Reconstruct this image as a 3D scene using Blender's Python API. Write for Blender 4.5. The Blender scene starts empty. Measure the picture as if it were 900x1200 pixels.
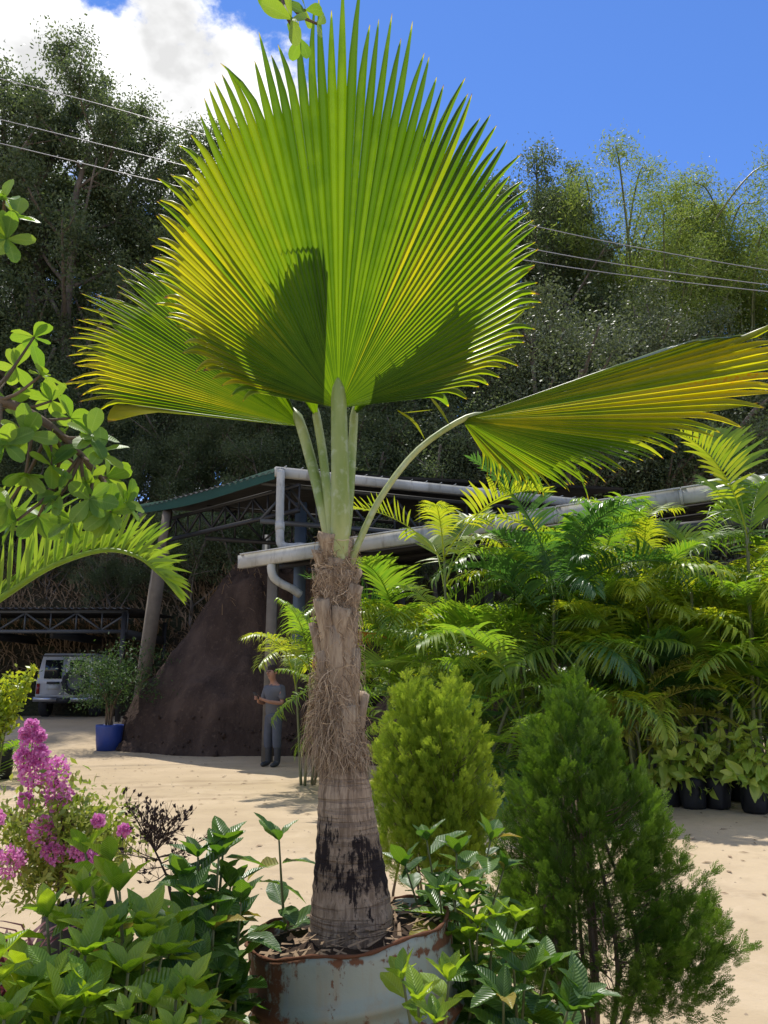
import bpy, bmesh, math, random
import numpy as np
from mathutils import Vector, Matrix

# ------------------------------------------------------------------ camera, sky, sun, exposure
scene = bpy.context.scene
C = scene.collection
CAMZ, PITCH, F = 1.5, math.radians(12.0), 942.0
cam = bpy.data.objects.new('camera', bpy.data.cameras.new('camera'))
C.objects.link(cam)
cam.location = (0, 0, CAMZ)
cam.rotation_euler = (math.radians(90) + PITCH, 0, 0)
cam.data.sensor_fit = 'VERTICAL'; cam.data.sensor_height = 24.0; cam.data.lens = F / 1200 * 24.0
cam.data.clip_end = 3000; cam.data.clip_start = 0.05
scene.camera = cam

SUN_EL, SUN_AZ = math.radians(64), math.radians(-14)
SUN = np.array([math.sin(SUN_AZ) * math.cos(SUN_EL), math.cos(SUN_AZ) * math.cos(SUN_EL), math.sin(SUN_EL)])
sun = bpy.data.objects.new('sun', bpy.data.lights.new('sun', 'SUN'))
C.objects.link(sun)
sun.data.energy = 3.7; sun.data.angle = math.radians(0.53); sun.data.color = (1.0, 0.955, 0.88)
sun.rotation_euler = Vector(-SUN).to_track_quat('-Z', 'Y').to_euler()
sun.location = (0, 10, 40)

world = bpy.data.worlds.new('World'); scene.world = world; world.use_nodes = True
wn, wl = world.node_tree.nodes, world.node_tree.links
wn.clear()
w_out = wn.new('ShaderNodeOutputWorld'); w_bg = wn.new('ShaderNodeBackground')
w_sky = wn.new('ShaderNodeTexSky'); w_sky.sky_type = 'NISHITA'; w_sky.sun_disc = False
w_sky.sun_elevation = SUN_EL; w_sky.sun_rotation = SUN_AZ
w_sky.air_density = 1.0; w_sky.dust_density = 0.05; w_sky.ozone_density = 3.0; w_sky.altitude = 700
w_bg.inputs['Strength'].default_value = 0.12
# clouds: a big cumulus over the left hill, unseen ones elsewhere added for fill light, by direction
w_tc = wn.new('ShaderNodeTexCoord')
def wmath(op, a, b=None, c=None):
    n = wn.new('ShaderNodeMath'); n.operation = op
    for i, v in enumerate((a, b, c)):
        if v is None: continue
        if isinstance(v, (int, float)): n.inputs[i].default_value = v
        else: wl.new(v, n.inputs[i])
    return n.outputs[0]
def wnoise(scale, detail, rough, off):
    m = wn.new('ShaderNodeMapping'); m.inputs['Location'].default_value = off
    m.inputs['Scale'].default_value = (1, 1, 1.5)
    wl.new(w_tc.outputs['Generated'], m.inputs['Vector'])
    n = wn.new('ShaderNodeTexNoise'); n.inputs['Scale'].default_value = scale
    n.inputs['Detail'].default_value = detail; n.inputs['Roughness'].default_value = rough
    wl.new(m.outputs[0], n.inputs['Vector']); return n.outputs['Fac']
def pix_dir(px, py):
    u, v = (px - 450) / F, (600 - py) / F
    d = np.array([u, math.cos(PITCH) - v * math.sin(PITCH), math.sin(PITCH) + v * math.cos(PITCH)])
    return d / np.linalg.norm(d)
def blob(px, py, r0, r1):
    dn = wn.new('ShaderNodeVectorMath'); dn.operation = 'DISTANCE'
    dn.inputs[1].default_value = pix_dir(px, py)
    wl.new(w_tc.outputs['Generated'], dn.inputs[0])
    mr = wn.new('ShaderNodeMapRange'); mr.interpolation_type = 'SMOOTHSTEP'
    mr.inputs['From Min'].default_value = r0; mr.inputs['From Max'].default_value = r1
    mr.inputs['To Min'].default_value = 1; mr.inputs['To Max'].default_value = 0
    wl.new(dn.outputs['Value'], mr.inputs['Value']); return mr.outputs[0]
fine = wnoise(7.0, 9, 0.62, (3.1, 0.4, 1.7))
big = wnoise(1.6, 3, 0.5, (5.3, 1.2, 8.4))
b_all = wmath('MAXIMUM', wmath('MAXIMUM', blob(20, 130, 0.08, 0.20), blob(235, 130, 0.05, 0.17)), wmath('MAXIMUM', blob(130, 125, 0.05, 0.15), blob(-170, 150, 0.12, 0.3)))
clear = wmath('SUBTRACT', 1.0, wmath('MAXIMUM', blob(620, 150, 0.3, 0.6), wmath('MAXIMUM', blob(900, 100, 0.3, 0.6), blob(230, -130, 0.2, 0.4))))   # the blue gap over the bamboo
fill_clouds = wmath('MULTIPLY', wmath('MULTIPLY', wmath('MAXIMUM', wmath('SUBTRACT', big, 0.43), 0.0), 6.0), clear)  # extra cloud cover added to lift the fill light, kept off the framed blue
base_c = wmath('MAXIMUM', b_all, wmath('MINIMUM', fill_clouds, 0.8))
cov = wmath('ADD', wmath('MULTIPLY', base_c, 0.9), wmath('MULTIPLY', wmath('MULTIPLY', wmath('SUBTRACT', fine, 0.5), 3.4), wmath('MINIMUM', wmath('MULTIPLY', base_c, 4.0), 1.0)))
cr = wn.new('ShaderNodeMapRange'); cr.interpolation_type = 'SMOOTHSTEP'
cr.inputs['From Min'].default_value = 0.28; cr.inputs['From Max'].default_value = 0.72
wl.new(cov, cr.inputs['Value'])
shade = wn.new('ShaderNodeMapRange')
shade.inputs['From Min'].default_value = 0.4; shade.inputs['From Max'].default_value = 0.65
shade.inputs['To Min'].default_value = 5.2; shade.inputs['To Max'].default_value = 9.6
wl.new(wnoise(9.0, 5, 0.5, (1.2, 5.5, 0.3)), shade.inputs['Value'])
cc = wn.new('ShaderNodeCombineColor')
for i in range(3): wl.new(shade.outputs[0], cc.inputs[i])
tint = wn.new('ShaderNodeMix'); tint.data_type = 'RGBA'; tint.blend_type = 'MULTIPLY'
tint.inputs['Factor'].default_value = 1.0; tint.inputs['B'].default_value = (0.62, 0.85, 1.24, 1)
wl.new(w_sky.outputs[0], tint.inputs['A'])
mixc = wn.new('ShaderNodeMix'); mixc.data_type = 'RGBA'
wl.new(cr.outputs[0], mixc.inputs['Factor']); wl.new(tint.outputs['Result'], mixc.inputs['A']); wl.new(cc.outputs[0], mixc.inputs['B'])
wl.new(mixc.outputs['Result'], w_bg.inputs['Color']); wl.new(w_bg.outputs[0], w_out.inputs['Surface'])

scene.view_settings.view_transform = 'Standard'; scene.view_settings.look = 'None'
scene.view_settings.gamma = 1.0; scene.view_settings.exposure = 0.38
scene.view_settings.use_curve_mapping = False
try:
    scene.cycles.max_bounces = 7; scene.cycles.transparent_max_bounces = 8
    scene.cycles.diffuse_bounces = 4; scene.cycles.glossy_bounces = 2; scene.cycles.transmission_bounces = 4
    scene.cycles.use_denoising = True
except Exception: pass

# ------------------------------------------------------------------ helpers
rng = np.random.default_rng(7)
CAMP = np.array([0, 0, CAMZ])
def ray(px, py):
    u, v = (px - 450) / F, (600 - py) / F
    return np.array([u, math.cos(PITCH) - v * math.sin(PITCH), math.sin(PITCH) + v * math.cos(PITCH)])
def P(px, py, d):
    r = ray(px, py); return CAMP + r * (d / r[1])
def PX(px, py, z=0.0):
    r = ray(px, py); return CAMP + r * ((z - CAMZ) / r[2])
def on_plane(px, py, p0, n):
    r = ray(px, py); return CAMP + r * (np.dot(p0 - CAMP, n) / np.dot(r, n))
def nrm(a):
    a = np.asarray(a, float); return a / np.maximum(np.linalg.norm(a, axis=-1, keepdims=True), 1e-9)
def frames(d, n):
    """rows of 3x3 matrices with columns x, y(length), z(normal)"""
    y = nrm(d); z = n - (n * y).sum(-1, keepdims=True) * y
    z = nrm(z); x = np.cross(y, z)
    return np.stack([x, y, z], axis=-1)
def smooth_path(pts, n):
    pts = np.asarray(pts, float); m = len(pts)
    if m == 2:
        t = np.linspace(0, 1, n)[:, None]; return pts[0] * (1 - t) + pts[1] * t
    p = np.vstack([2 * pts[0] - pts[1], pts, 2 * pts[-1] - pts[-2]])
    out = []
    for s in np.linspace(0, m - 1, n):
        i = min(int(s), m - 2); t = s - i
        a, b, c, d = p[i], p[i + 1], p[i + 2], p[i + 3]
        out.append(0.5 * (2 * b + (c - a) * t + (2 * a - 5 * b + 4 * c - d) * t * t + (3 * b - a - 3 * c + d) * t ** 3))
    return np.array(out)

W = {}
class MB:
    def __init__(s): s.V, s.Q, s.T, s.tone, s.uv, s.n = [], [], [], [], [], 0
    def add(s, V, Q=None, T=None, tone=0.5, uv=None):
        V = np.asarray(V, float).reshape(-1, 3); k = len(V)
        s.V.append(V); s.tone.append(np.broadcast_to(np.asarray(tone, float), (k,)))
        s.uv.append(np.zeros((k, 2)) if uv is None else np.asarray(uv, float))
        if Q is not None and len(Q): s.Q.append(np.asarray(Q, int).reshape(-1, 4) + s.n)
        if T is not None and len(T): s.T.append(np.asarray(T, int).reshape(-1, 3) + s.n)
        s.n += k; return s
    def scatter(s, tv, tq, pos, R, scale, tone, tt=None):
        """copies of a quad template at many places"""
        N, k = len(pos), len(tv)
        sc = np.asarray(scale, float)
        sc = sc.reshape(N, 1, -1) if sc.ndim else sc
        V = np.einsum('nij,nkj->nki', R, tv[None] * sc) + pos[:, None]
        Q = (tq[None] + (np.arange(N) * k)[:, None, None]).reshape(-1, 4)
        tn = np.repeat(np.asarray(tone, float), k)
        if tt is not None: tn = tn + np.tile(tt, N)
        s.add(V.reshape(-1, 3), Q, tone=tn); return s
    def box(s, c, size, rot=None, tone=0.5):
        h = np.array(size, float) / 2
        v = np.array([[x, y, z] for x in (-1, 1) for y in (-1, 1) for z in (-1, 1)], float) * h
        if rot is not None: v = v @ np.asarray(rot).T
        s.add(v + np.array(c), [[0, 1, 3, 2], [4, 6, 7, 5], [0, 4, 5, 1], [2, 3, 7, 6], [0, 2, 6, 4], [1, 5, 7, 3]], tone=tone); return s
    def beam(s, a, b, w, h, tone=0.5):
        a, b = np.array(a, float), np.array(b, float); d = b - a; L = np.linalg.norm(d); y = d / L
        up = np.array([0, 0, 1.0]) if abs(y[2]) < 0.95 else np.array([0, 1.0, 0])
        x = nrm(np.cross(y, up)); z = np.cross(x, y)
        return s.box((a + b) / 2, (w, L, h), np.stack([x, y, z], 1), tone)
    def tube(s, pts, rad, n=6, tone=0.5, cap=True, sq=None):
        pts = np.asarray(pts, float); m = len(pts); rad = np.broadcast_to(np.asarray(rad, float), (m,))
        tg = nrm(np.gradient(pts, axis=0))
        ref = np.array([0, 0, 1.0]) if abs(tg[0][2]) < 0.9 else np.array([1.0, 0, 0])
        x = nrm(np.cross(tg[0], ref)); fr = []
        for i in range(m):
            x = nrm(x - np.dot(x, tg[i]) * tg[i]); fr.append((x, np.cross(tg[i], x)))
        a = np.linspace(0, 2 * np.pi, n, endpoint=False)
        ca, sa = np.cos(a), np.sin(a) * (1 if sq is None else sq)
        V = np.array([p + r * (np.outer(ca, f[0]) + np.outer(sa, f[1])) for p, r, f in zip(pts, rad, fr)]).reshape(-1, 3)
        i, j = np.meshgrid(np.arange(m - 1), np.arange(n), indexing='ij'); j2 = (j + 1) % n
        Q = np.stack([i * n + j, i * n + j2, (i + 1) * n + j2, (i + 1) * n + j], -1).reshape(-1, 4)
        T = []
        if cap:
            V = np.vstack([V, pts[0], pts[-1]]); c0, c1 = m * n, m * n + 1
            T = [[c0, (k + 1) % n, k] for k in range(n)] + [[c1, (m - 1) * n + k, (m - 1) * n + (k + 1) % n] for k in range(n)]
        uvv = np.zeros((len(V), 2)); uvv[:m * n, 0] = np.tile(np.arange(n) / n, m); uvv[:m * n, 1] = np.repeat(np.linspace(0, 1, m), n)
        tn = tone
        if np.ndim(tone): tn = np.concatenate([np.repeat(tone, n), [tone[0], tone[-1]] if cap else []])
        s.add(V, Q, T, tone=tn, uv=uvv); return s
    def lathe(s, prof, c, n=32, tone=0.5, rot=None, wob=None):
        prof = np.asarray(prof, float); m = len(prof); a = np.linspace(0, 2 * np.pi, n, endpoint=False)
        V = np.zeros((m, n, 3)); V[..., 0] = prof[:, :1] * np.cos(a); V[..., 1] = prof[:, :1] * np.sin(a); V[..., 2] = prof[:, 1:2]
        if wob is not None: V = wob(V, a)
        V = V.reshape(-1, 3)
        if rot is not None: V = V @ np.asarray(rot).T
        i, j = np.meshgrid(np.arange(m - 1), np.arange(n), indexing='ij'); j2 = (j + 1) % n
        Q = np.stack([i * n + j, i * n + j2, (i + 1) * n + j2, (i + 1) * n + j], -1).reshape(-1, 4)
        s.add(V + np.array(c), Q, tone=tone); return s
    def mesh(s, name, off=(0, 0, 0), smooth=True):
        V = np.vstack(s.V) - np.asarray(off, float)
        Q = np.vstack(s.Q) if s.Q else np.zeros((0, 4), int); T = np.vstack(s.T) if s.T else np.zeros((0, 3), int)
        me = bpy.data.meshes.new(name); me.vertices.add(len(V)); me.vertices.foreach_set('co', V.ravel())
        li = np.concatenate([Q.ravel(), T.ravel()]); tot = np.concatenate([np.full(len(Q), 4), np.full(len(T), 3)])
        me.loops.add(len(li)); me.loops.foreach_set('vertex_index', li.astype(np.int32))
        me.polygons.add(len(tot)); st = np.concatenate([[0], np.cumsum(tot)[:-1]])
        me.polygons.foreach_set('loop_start', st.astype(np.int32))
        at = me.attributes.new('tone', 'FLOAT', 'POINT'); at.data.foreach_set('value', np.concatenate(s.tone).astype(np.float32))
        uvl = me.uv_layers.new(name='UVMap'); U = np.vstack(s.uv)[li]; uvl.data.foreach_set('uv', U.ravel().astype(np.float32))
        me.update(calc_edges=True)
        if smooth: me.polygons.foreach_set('use_smooth', np.ones(len(tot), bool))
        return me
    def build(s, name, mat, parent=None, origin=None, smooth=True, kind=None):
        base = W[parent.name] if parent is not None else np.asarray(origin if origin is not None else (0, 0, 0), float)
        me = s.mesh(name, base, smooth); me.materials.append(mat)
        o = bpy.data.objects.new(name, me); C.objects.link(o)
        if parent is not None: o.parent = parent
        else: o.location = base
        W[o.name] = np.array(base, float)
        if kind: o['kind'] = kind
        return o

def tag(o, label, cat, group=None):
    o['label'] = label; o['category'] = cat
    if group: o['group'] = group
    return o
def thing(name, label, cat, loc, group=None):
    o = bpy.data.objects.new(name, None); C.objects.link(o); o.location = tuple(loc); o.empty_display_size = 0.1
    W[o.name] = np.array(loc, float); return tag(o, label, cat, group)
def inst(name, me, parent, R, pos, scale=1.0):
    o = bpy.data.objects.new(name, me); C.objects.link(o); o.parent = parent
    M = np.eye(4); M[:3, :3] = np.asarray(R) * np.asarray(scale, float); M[:3, 3] = np.asarray(pos) - W[parent.name]
    o.matrix_basis = Matrix(M.tolist()); return o
def dup(root, loc, rotz=0.0, scale=1.0, label=None, group=None):
    def cp(o, par):
        c = o.copy(); C.objects.link(c)
        if par is not None: c.parent = par
        for ch in kids.get(o.name, []): cp(ch, c)
        return c
    kids = {}
    def collect(o):
        kids[o.name] = list(o.children)
        for ch in o.children: collect(ch)
    collect(root)
    r = cp(root, None); r.location = tuple(loc); r.rotation_euler = (0, 0, rotz); r.scale = (scale,) * 3 if np.ndim(scale) == 0 else tuple(scale)
    if label: r['label'] = label
    if group: r['group'] = group
    return r
def rotz(a): c, s = math.cos(a), math.sin(a); return np.array([[c, -s, 0], [s, c, 0], [0, 0, 1]])
def rotx(a): c, s = math.cos(a), math.sin(a); return np.array([[1, 0, 0], [0, c, -s], [0, s, c]])
def roty(a): c, s = math.cos(a), math.sin(a); return np.array([[c, 0, s], [0, 1, 0], [-s, 0, c]])
def vnoise(x, y, seed=0, oct=4):
    """cheap smooth value noise, array in array out"""
    x, y = np.asarray(x, float), np.asarray(y, float); out = 0; amp = 0.5; r = np.random.default_rng(seed)
    for o in range(oct):
        a = r.uniform(0, 6.28, 8); k = r.normal(0, 1, (8, 2)) * (2 ** o)
        out = out + amp * sum(np.sin(k[i, 0] * x + k[i, 1] * y + a[i]) for i in range(8)) / 3.0; amp *= 0.5
    return out

# ------------------------------------------------------------------ materials
class NT:
    def __init__(s, name):
        s.m = bpy.data.materials.new(name); s.m.use_nodes = True; s.t = s.m.node_tree; s.n = s.t.nodes; s.n.clear()
        s.out = s.n.new('ShaderNodeOutputMaterial')
    def new(s, k): return s.n.new('ShaderNode' + k)
    def link(s, a, b): s.t.links.new(a, b)
    def set(s, sock, v):
        if isinstance(v, (int, float)): sock.default_value = v
        elif isinstance(v, (tuple, list)): sock.default_value = tuple(v) + ((1,) if len(v) == 3 and len(sock.default_value) == 4 else ())
        else: s.link(v, sock)
    def math(s, op, a, b=None, c=None, clamp=False):
        n = s.new('Math'); n.operation = op; n.use_clamp = clamp
        for i, v in enumerate((a, b, c)):
            if v is not None: s.set(n.inputs[i], v)
        return n.outputs[0]
    def mix(s, f, a, b, mode='MIX'):
        n = s.new('Mix'); n.data_type = 'RGBA'; n.blend_type = mode
        s.set(n.inputs['Factor'], f); s.set(n.inputs['A'], a); s.set(n.inputs['B'], b); return n.outputs['Result']
    def noise(s, scale, detail=4, rough=0.55, vec=None, stretch=None, dist=0.0):
        n = s.new('TexNoise'); s.set(n.inputs['Scale'], scale); s.set(n.inputs['Detail'], detail); s.set(n.inputs['Roughness'], rough); s.set(n.inputs['Distortion'], dist)
        v = vec if vec is not None else s.coord()
        if stretch is not None:
            m = s.new('Mapping'); m.inputs['Scale'].default_value = stretch; s.link(v, m.inputs['Vector']); v = m.outputs[0]
        s.link(v, n.inputs['Vector']); return n.outputs['Fac']
    def coord(s, k='Object'):
        return s.new('TexCoord').outputs[k]
    def ramp(s, f, a, b, lo=0.0, hi=1.0):
        n = s.new('MapRange'); n.interpolation_type = 'SMOOTHSTEP'
        n.inputs['From Min'].default_value = a; n.inputs['From Max'].default_value = b
        n.inputs['To Min'].default_value = lo; n.inputs['To Max'].default_value = hi
        s.set(n.inputs['Value'], f); return n.outputs[0]
    def attr(s, name='tone'):
        n = s.new('Attribute'); n.attribute_name = name; return n.outputs['Fac']
    def rand(s): return s.new('ObjectInfo').outputs['Random']
    def bump(s, h, strength=0.3, dist=0.01):
        n = s.new('Bump'); n.inputs['Strength'].default_value = strength; n.inputs['Distance'].default_value = dist
        s.link(h, n.inputs['Height']); return n.outputs[0]
    def bsdf(s, col, rough=0.6, spec=0.4, metal=0.0, normal=None, **kw):
        n = s.new('BsdfPrincipled'); s.set(n.inputs['Base Color'], col); s.set(n.inputs['Roughness'], rough)
        s.set(n.inputs['Specular IOR Level'], spec); s.set(n.inputs['Metallic'], metal)
        if normal is not None: s.link(normal, n.inputs['Normal'])
        return n.outputs[0]
    def done(s, sh): s.link(sh, s.out.inputs['Surface']); return s.m

def leafmat(name, A, B, TA, TB, tr=0.4, rough=0.42, spec=0.45, src='tone', veins=0.0, nscale=6.0):
    """A->B reflected colour, TA->TB colour of light shining through; src picks what runs between them"""
    t = NT(name); f = t.attr() if src == 'tone' else t.rand()
    f = t.math('ADD', f, t.math('MULTIPLY', t.math('SUBTRACT', t.noise(nscale, 3), 0.5), 0.5), clamp=True)
    col = t.mix(f, A, B); tc = t.mix(f, TA, TB); normal = None
    if veins:
        sep = t.new('SeparateXYZ'); t.link(t.coord('UV'), sep.inputs[0])
        au = t.math('ABSOLUTE', t.math('SUBTRACT', sep.outputs[0], 0.5))
        w = t.math('SINE', t.math('MULTIPLY', t.math('SUBTRACT', sep.outputs[1], t.math('MULTIPLY', au, 0.45)), 75.0))
        ribs = t.ramp(w, 0.55, 1.0); mid = t.ramp(au, 0.018, 0.045, 1.0, 0.0); v = t.math('MAXIMUM', t.math('MULTIPLY', ribs, 0.5), mid)
        col = t.mix(t.math('MULTIPLY', v, 0.45), col, t.mix(0.5, col, (0.45, 0.6, 0.2)))
        normal = t.bump(t.math('MULTIPLY', w, -1.0), veins, 0.004)
    p = t.bsdf(col, rough, spec, normal=normal)
    tl = t.new('BsdfTranslucent'); t.set(tl.inputs['Color'], tc)
    m = t.new('MixShader'); m.inputs[0].default_value = tr
    t.link(p, m.inputs[1]); t.link(tl.outputs[0], m.inputs[2]); return t.done(m.outputs[0])
def plain(name, col, rough=0.6, spec=0.4, metal=0.0, var=0.25, nscale=8.0, bump=0.0, stretch=None):
    t = NT(name); n = t.noise(nscale, 5, 0.6, stretch=stretch)
    c = t.mix(n, tuple(x * (1 - var) for x in col), tuple(min(1, x * (1 + var)) for x in col))
    return t.done(t.bsdf(c, rough, spec, metal, t.bump(n, bump, 0.02) if bump else None))
def bark(name, A, B, scale=6.0, stretch=(1, 1, 0.25), b=0.5):
    t = NT(name); n = t.noise(scale, 6, 0.65, stretch=stretch); n2 = t.noise(1.3, 3)
    c = t.mix(t.ramp(n, 0.3, 0.7), A, B); c = t.mix(t.math('MULTIPLY', n2, 0.5), c, A)
    return t.done(t.bsdf(c, 0.85, 0.2, normal=t.bump(n, b, 0.03)))

M = {}
# sandy compacted yard
t = NT('yard_soil'); big_ = t.noise(0.35, 5, 0.6); med = t.noise(2.2, 8, 0.65); fin = t.noise(45, 4, 0.7); trk = t.noise(1.0, 4, 0.55, stretch=(0.25, 2.2, 1), dist=0.6)
c = t.mix(t.ramp(big_, 0.3, 0.7), (0.425, 0.328, 0.205), (0.535, 0.42, 0.278))
c = t.mix(t.ramp(trk, 0.55, 0.75, 0, 0.45), c, (0.38, 0.29, 0.19))
c = t.mix(t.ramp(med, 0.5, 0.75, 0, 0.5), c, (0.33, 0.25, 0.16)); c = t.mix(t.ramp(t.noise(0.7, 6, 0.7, dist=1.0), 0.52, 0.66, 0, 0.35), c, (0.6, 0.48, 0.33)); c = t.mix(t.ramp(t.noise(5, 5, 0.7, stretch=(0.12, 1.6, 1), dist=0.4), 0.6, 0.72, 0, 0.35), c, (0.27, 0.2, 0.13)); c = t.mix(t.ramp(fin, 0.62, 0.8, 0, 0.4), c, (0.26, 0.2, 0.14))
for cx_, cy_, R_ in ((2.0, -14.0, 26.0), (2.0, -14.0, 27.55), (-9.0, 31.0, 19.4), (-9.0, 31.0, 20.9)):
    dv = t.new('VectorMath'); dv.operation = 'DISTANCE'; dv.inputs[1].default_value = (cx_, cy_, 0); t.link(t.coord(), dv.inputs[0])
    tw = t.math('ABSOLUTE', t.math('SUBTRACT', t.math('ADD', dv.outputs['Value'], t.math('MULTIPLY', t.math('SUBTRACT', big_, 0.5), 0.5)), R_))
    c = t.mix(t.math('MULTIPLY', t.ramp(tw, 0.06, 0.2, 0.5, 0.0), t.ramp(med, 0.35, 0.6)), c, (0.3, 0.225, 0.14))
hh = t.math('ADD', t.math('MULTIPLY', med, 1.0), t.math('MULTIPLY', fin, 0.25))
M['yard'] = t.done(t.bsdf(c, 0.95, 0.1, normal=t.bump(hh, 0.5, 0.05)))
t = NT('hill_soil'); n = t.noise(0.8, 6, 0.65); n2 = t.noise(6, 5, 0.7)
c = t.mix(t.ramp(n, 0.35, 0.65), (0.075, 0.055, 0.035), (0.05, 0.055, 0.028)); c = t.mix(t.ramp(n2, 0.5, 0.8, 0, 0.5), c, (0.12, 0.09, 0.055))
M['hill'] = t.done(t.bsdf(c, 0.95, 0.1, normal=t.bump(n2, 0.8, 0.3)))
t = NT('heap_soil'); n = t.noise(1.6, 7, 0.6, stretch=(1, 1, 0.5)); n2 = t.noise(9, 6, 0.7)
c = t.mix(t.ramp(n, 0.35, 0.7), (0.05, 0.034, 0.027), (0.1, 0.068, 0.052)); c = t.mix(t.ramp(n2, 0.52, 0.75, 0, 0.6), c, (0.15, 0.105, 0.078))
M['heap'] = t.done(t.bsdf(c, 0.95, 0.1, normal=t.bump(t.math('ADD', n, t.math('MULTIPLY', n2, 0.4)), 0.9, 0.12)))
M['tree_leaf'] = leafmat('dark_tree_leaf', (0.05, 0.074, 0.034), (0.15, 0.19, 0.095), (0.1, 0.15, 0.035), (0.24, 0.32, 0.09), 0.36, 0.5, 0.35)
M['silver_leaf'] = leafmat('silvery_leaf', (0.06, 0.08, 0.04), (0.18, 0.205, 0.12), (0.1, 0.14, 0.04), (0.2, 0.25, 0.08), 0.3, 0.48, 0.4)
M['bamboo_leaf'] = leafmat('bamboo_leaf', (0.1, 0.155, 0.03), (0.24, 0.29, 0.07), (0.2, 0.33, 0.04), (0.42, 0.5, 0.08), 0.45, 0.5, 0.3)
M['bark'] = bark('grey_bark', (0.1, 0.085, 0.068), (0.24, 0.2, 0.165), 5)
M['culm'] = plain('bamboo_culm', (0.14, 0.15, 0.06), 0.5, 0.4, 0, 0.4, 3)
M['areca'] = leafmat('areca_leaflet', (0.06, 0.13, 0.02), (0.22, 0.31, 0.035), (0.17, 0.4, 0.02), (0.48, 0.66, 0.03), 0.48, 0.38, 0.5)
M['areca_y'] = leafmat('areca_leaflet_yellow', (0.13, 0.235, 0.025), (0.3, 0.38, 0.04), (0.44, 0.6, 0.02), (0.78, 0.76, 0.03), 0.48, 0.38, 0.5)
M['areca_b'] = leafmat('areca_leaflet_blue', (0.03, 0.09, 0.03), (0.085, 0.18, 0.05), (0.1, 0.28, 0.03), (0.2, 0.42, 0.05), 0.38, 0.34, 0.55)
M['areca_bronze'] = leafmat('areca_leaflet_bronze', (0.2, 0.24, 0.04), (0.38, 0.34, 0.07), (0.42, 0.5, 0.06), (0.6, 0.54, 0.08), 0.42, 0.4, 0.5)
M['areca_dead'] = leafmat('areca_leaflet_dead', (0.35, 0.14, 0.02), (0.5, 0.26, 0.05), (0.6, 0.25, 0.03), (0.7, 0.38, 0.05), 0.4, 0.6, 0.3)
M['cane'] = plain('palm_cane', (0.13, 0.14, 0.06), 0.5, 0.4, 0, 0.5, 5)
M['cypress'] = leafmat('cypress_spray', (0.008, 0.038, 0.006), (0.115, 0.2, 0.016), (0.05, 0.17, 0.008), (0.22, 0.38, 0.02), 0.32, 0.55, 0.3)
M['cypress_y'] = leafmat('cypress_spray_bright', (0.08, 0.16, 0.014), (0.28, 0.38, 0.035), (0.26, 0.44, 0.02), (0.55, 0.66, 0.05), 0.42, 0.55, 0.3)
M['stem'] = bark('brown_stem', (0.09, 0.065, 0.045), (0.2, 0.15, 0.1), 20)
M['green_stem'] = plain('green_stem', (0.13, 0.14, 0.05), 0.55, 0.4, 0, 0.35, 20)
M['gard_old'] = leafmat('shrub_leaf', (0.022, 0.07, 0.014), (0.08, 0.165, 0.026), (0.1, 0.27, 0.012), (0.26, 0.46, 0.02), 0.32, 0.34, 0.45, 'rand', 0.35)
M['gard_young'] = leafmat('young_shrub_leaf', (0.1, 0.2, 0.02), (0.24, 0.36, 0.035), (0.32, 0.54, 0.015), (0.58, 0.74, 0.02), 0.4, 0.32, 0.48, 'rand', 0.35)
M['obov'] = leafmat('obovate_leaf', (0.05, 0.13, 0.03), (0.13, 0.24, 0.05), (0.26, 0.5, 0.02), (0.48, 0.66, 0.03), 0.4, 0.46, 0.35, 'rand', 0.12)
M['varieg'] = leafmat('variegated_leaf', (0.22, 0.36, 0.04), (0.6, 0.67, 0.13), (0.42, 0.6, 0.04), (0.72, 0.78, 0.1), 0.34, 0.4, 0.5, 'rand', 0.1)
M['small_leaf'] = leafmat('small_shrub_leaf', (0.09, 0.15, 0.02), (0.36, 0.38, 0.09), (0.26, 0.42, 0.03), (0.6, 0.62, 0.08), 0.38, 0.42, 0.45)
M['pot_tree_leaf'] = leafmat('feathery_leaf', (0.03, 0.07, 0.025), (0.07, 0.125, 0.035), (0.06, 0.14, 0.025), (0.14, 0.24, 0.04), 0.3, 0.55, 0.3)
M['petal'] = leafmat('pink_petal', (0.55, 0.1, 0.38), (0.85, 0.4, 0.7), (0.75, 0.16, 0.5), (0.95, 0.5, 0.78), 0.4, 0.6, 0.3)
M['dry'] = plain('dry_brown', (0.055, 0.035, 0.028), 0.8, 0.2, 0, 0.4, 30)
M['straw'] = plain('dry_straw', (0.26, 0.18, 0.11), 0.9, 0.2, 0, 0.5, 6)
M['agave'] = leafmat('grey_green_blade', (0.05, 0.07, 0.05), (0.12, 0.15, 0.11), (0.06, 0.1, 0.04), (0.1, 0.14, 0.06), 0.15, 0.4, 0.5)
M['purple'] = leafmat('purple_blade', (0.06, 0.02, 0.025), (0.13, 0.04, 0.045), (0.2, 0.04, 0.05), (0.3, 0.07, 0.08), 0.25, 0.4, 0.5)
M['bag'] = plain('black_nursery_bag', (0.014, 0.014, 0.016), 0.5, 0.3, 0, 0.4, 9, 0.4)
M['soil'] = plain('potting_soil', (0.05, 0.034, 0.024), 0.95, 0.1, 0, 0.6, 25, 0.8)
t = NT('white_painted_metal'); n = t.noise(7, 6, 0.65, stretch=(1, 1, 0.25)); n2 = t.noise(1.5, 4)
c = t.mix(t.ramp(n2, 0.35, 0.65), (0.36, 0.36, 0.33), (0.5, 0.5, 0.47)); c = t.mix(t.ramp(n, 0.5, 0.72, 0, 0.7), c, (0.16, 0.14, 0.11)); M['white_metal'] = t.done(t.bsdf(c, 0.6, 0.3, normal=t.bump(n2, 0.1, 0.02)))
M['grey_steel'] = plain('grey_steel', (0.075, 0.08, 0.085), 0.5, 0.5, 0.2, 0.3, 4)
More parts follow.
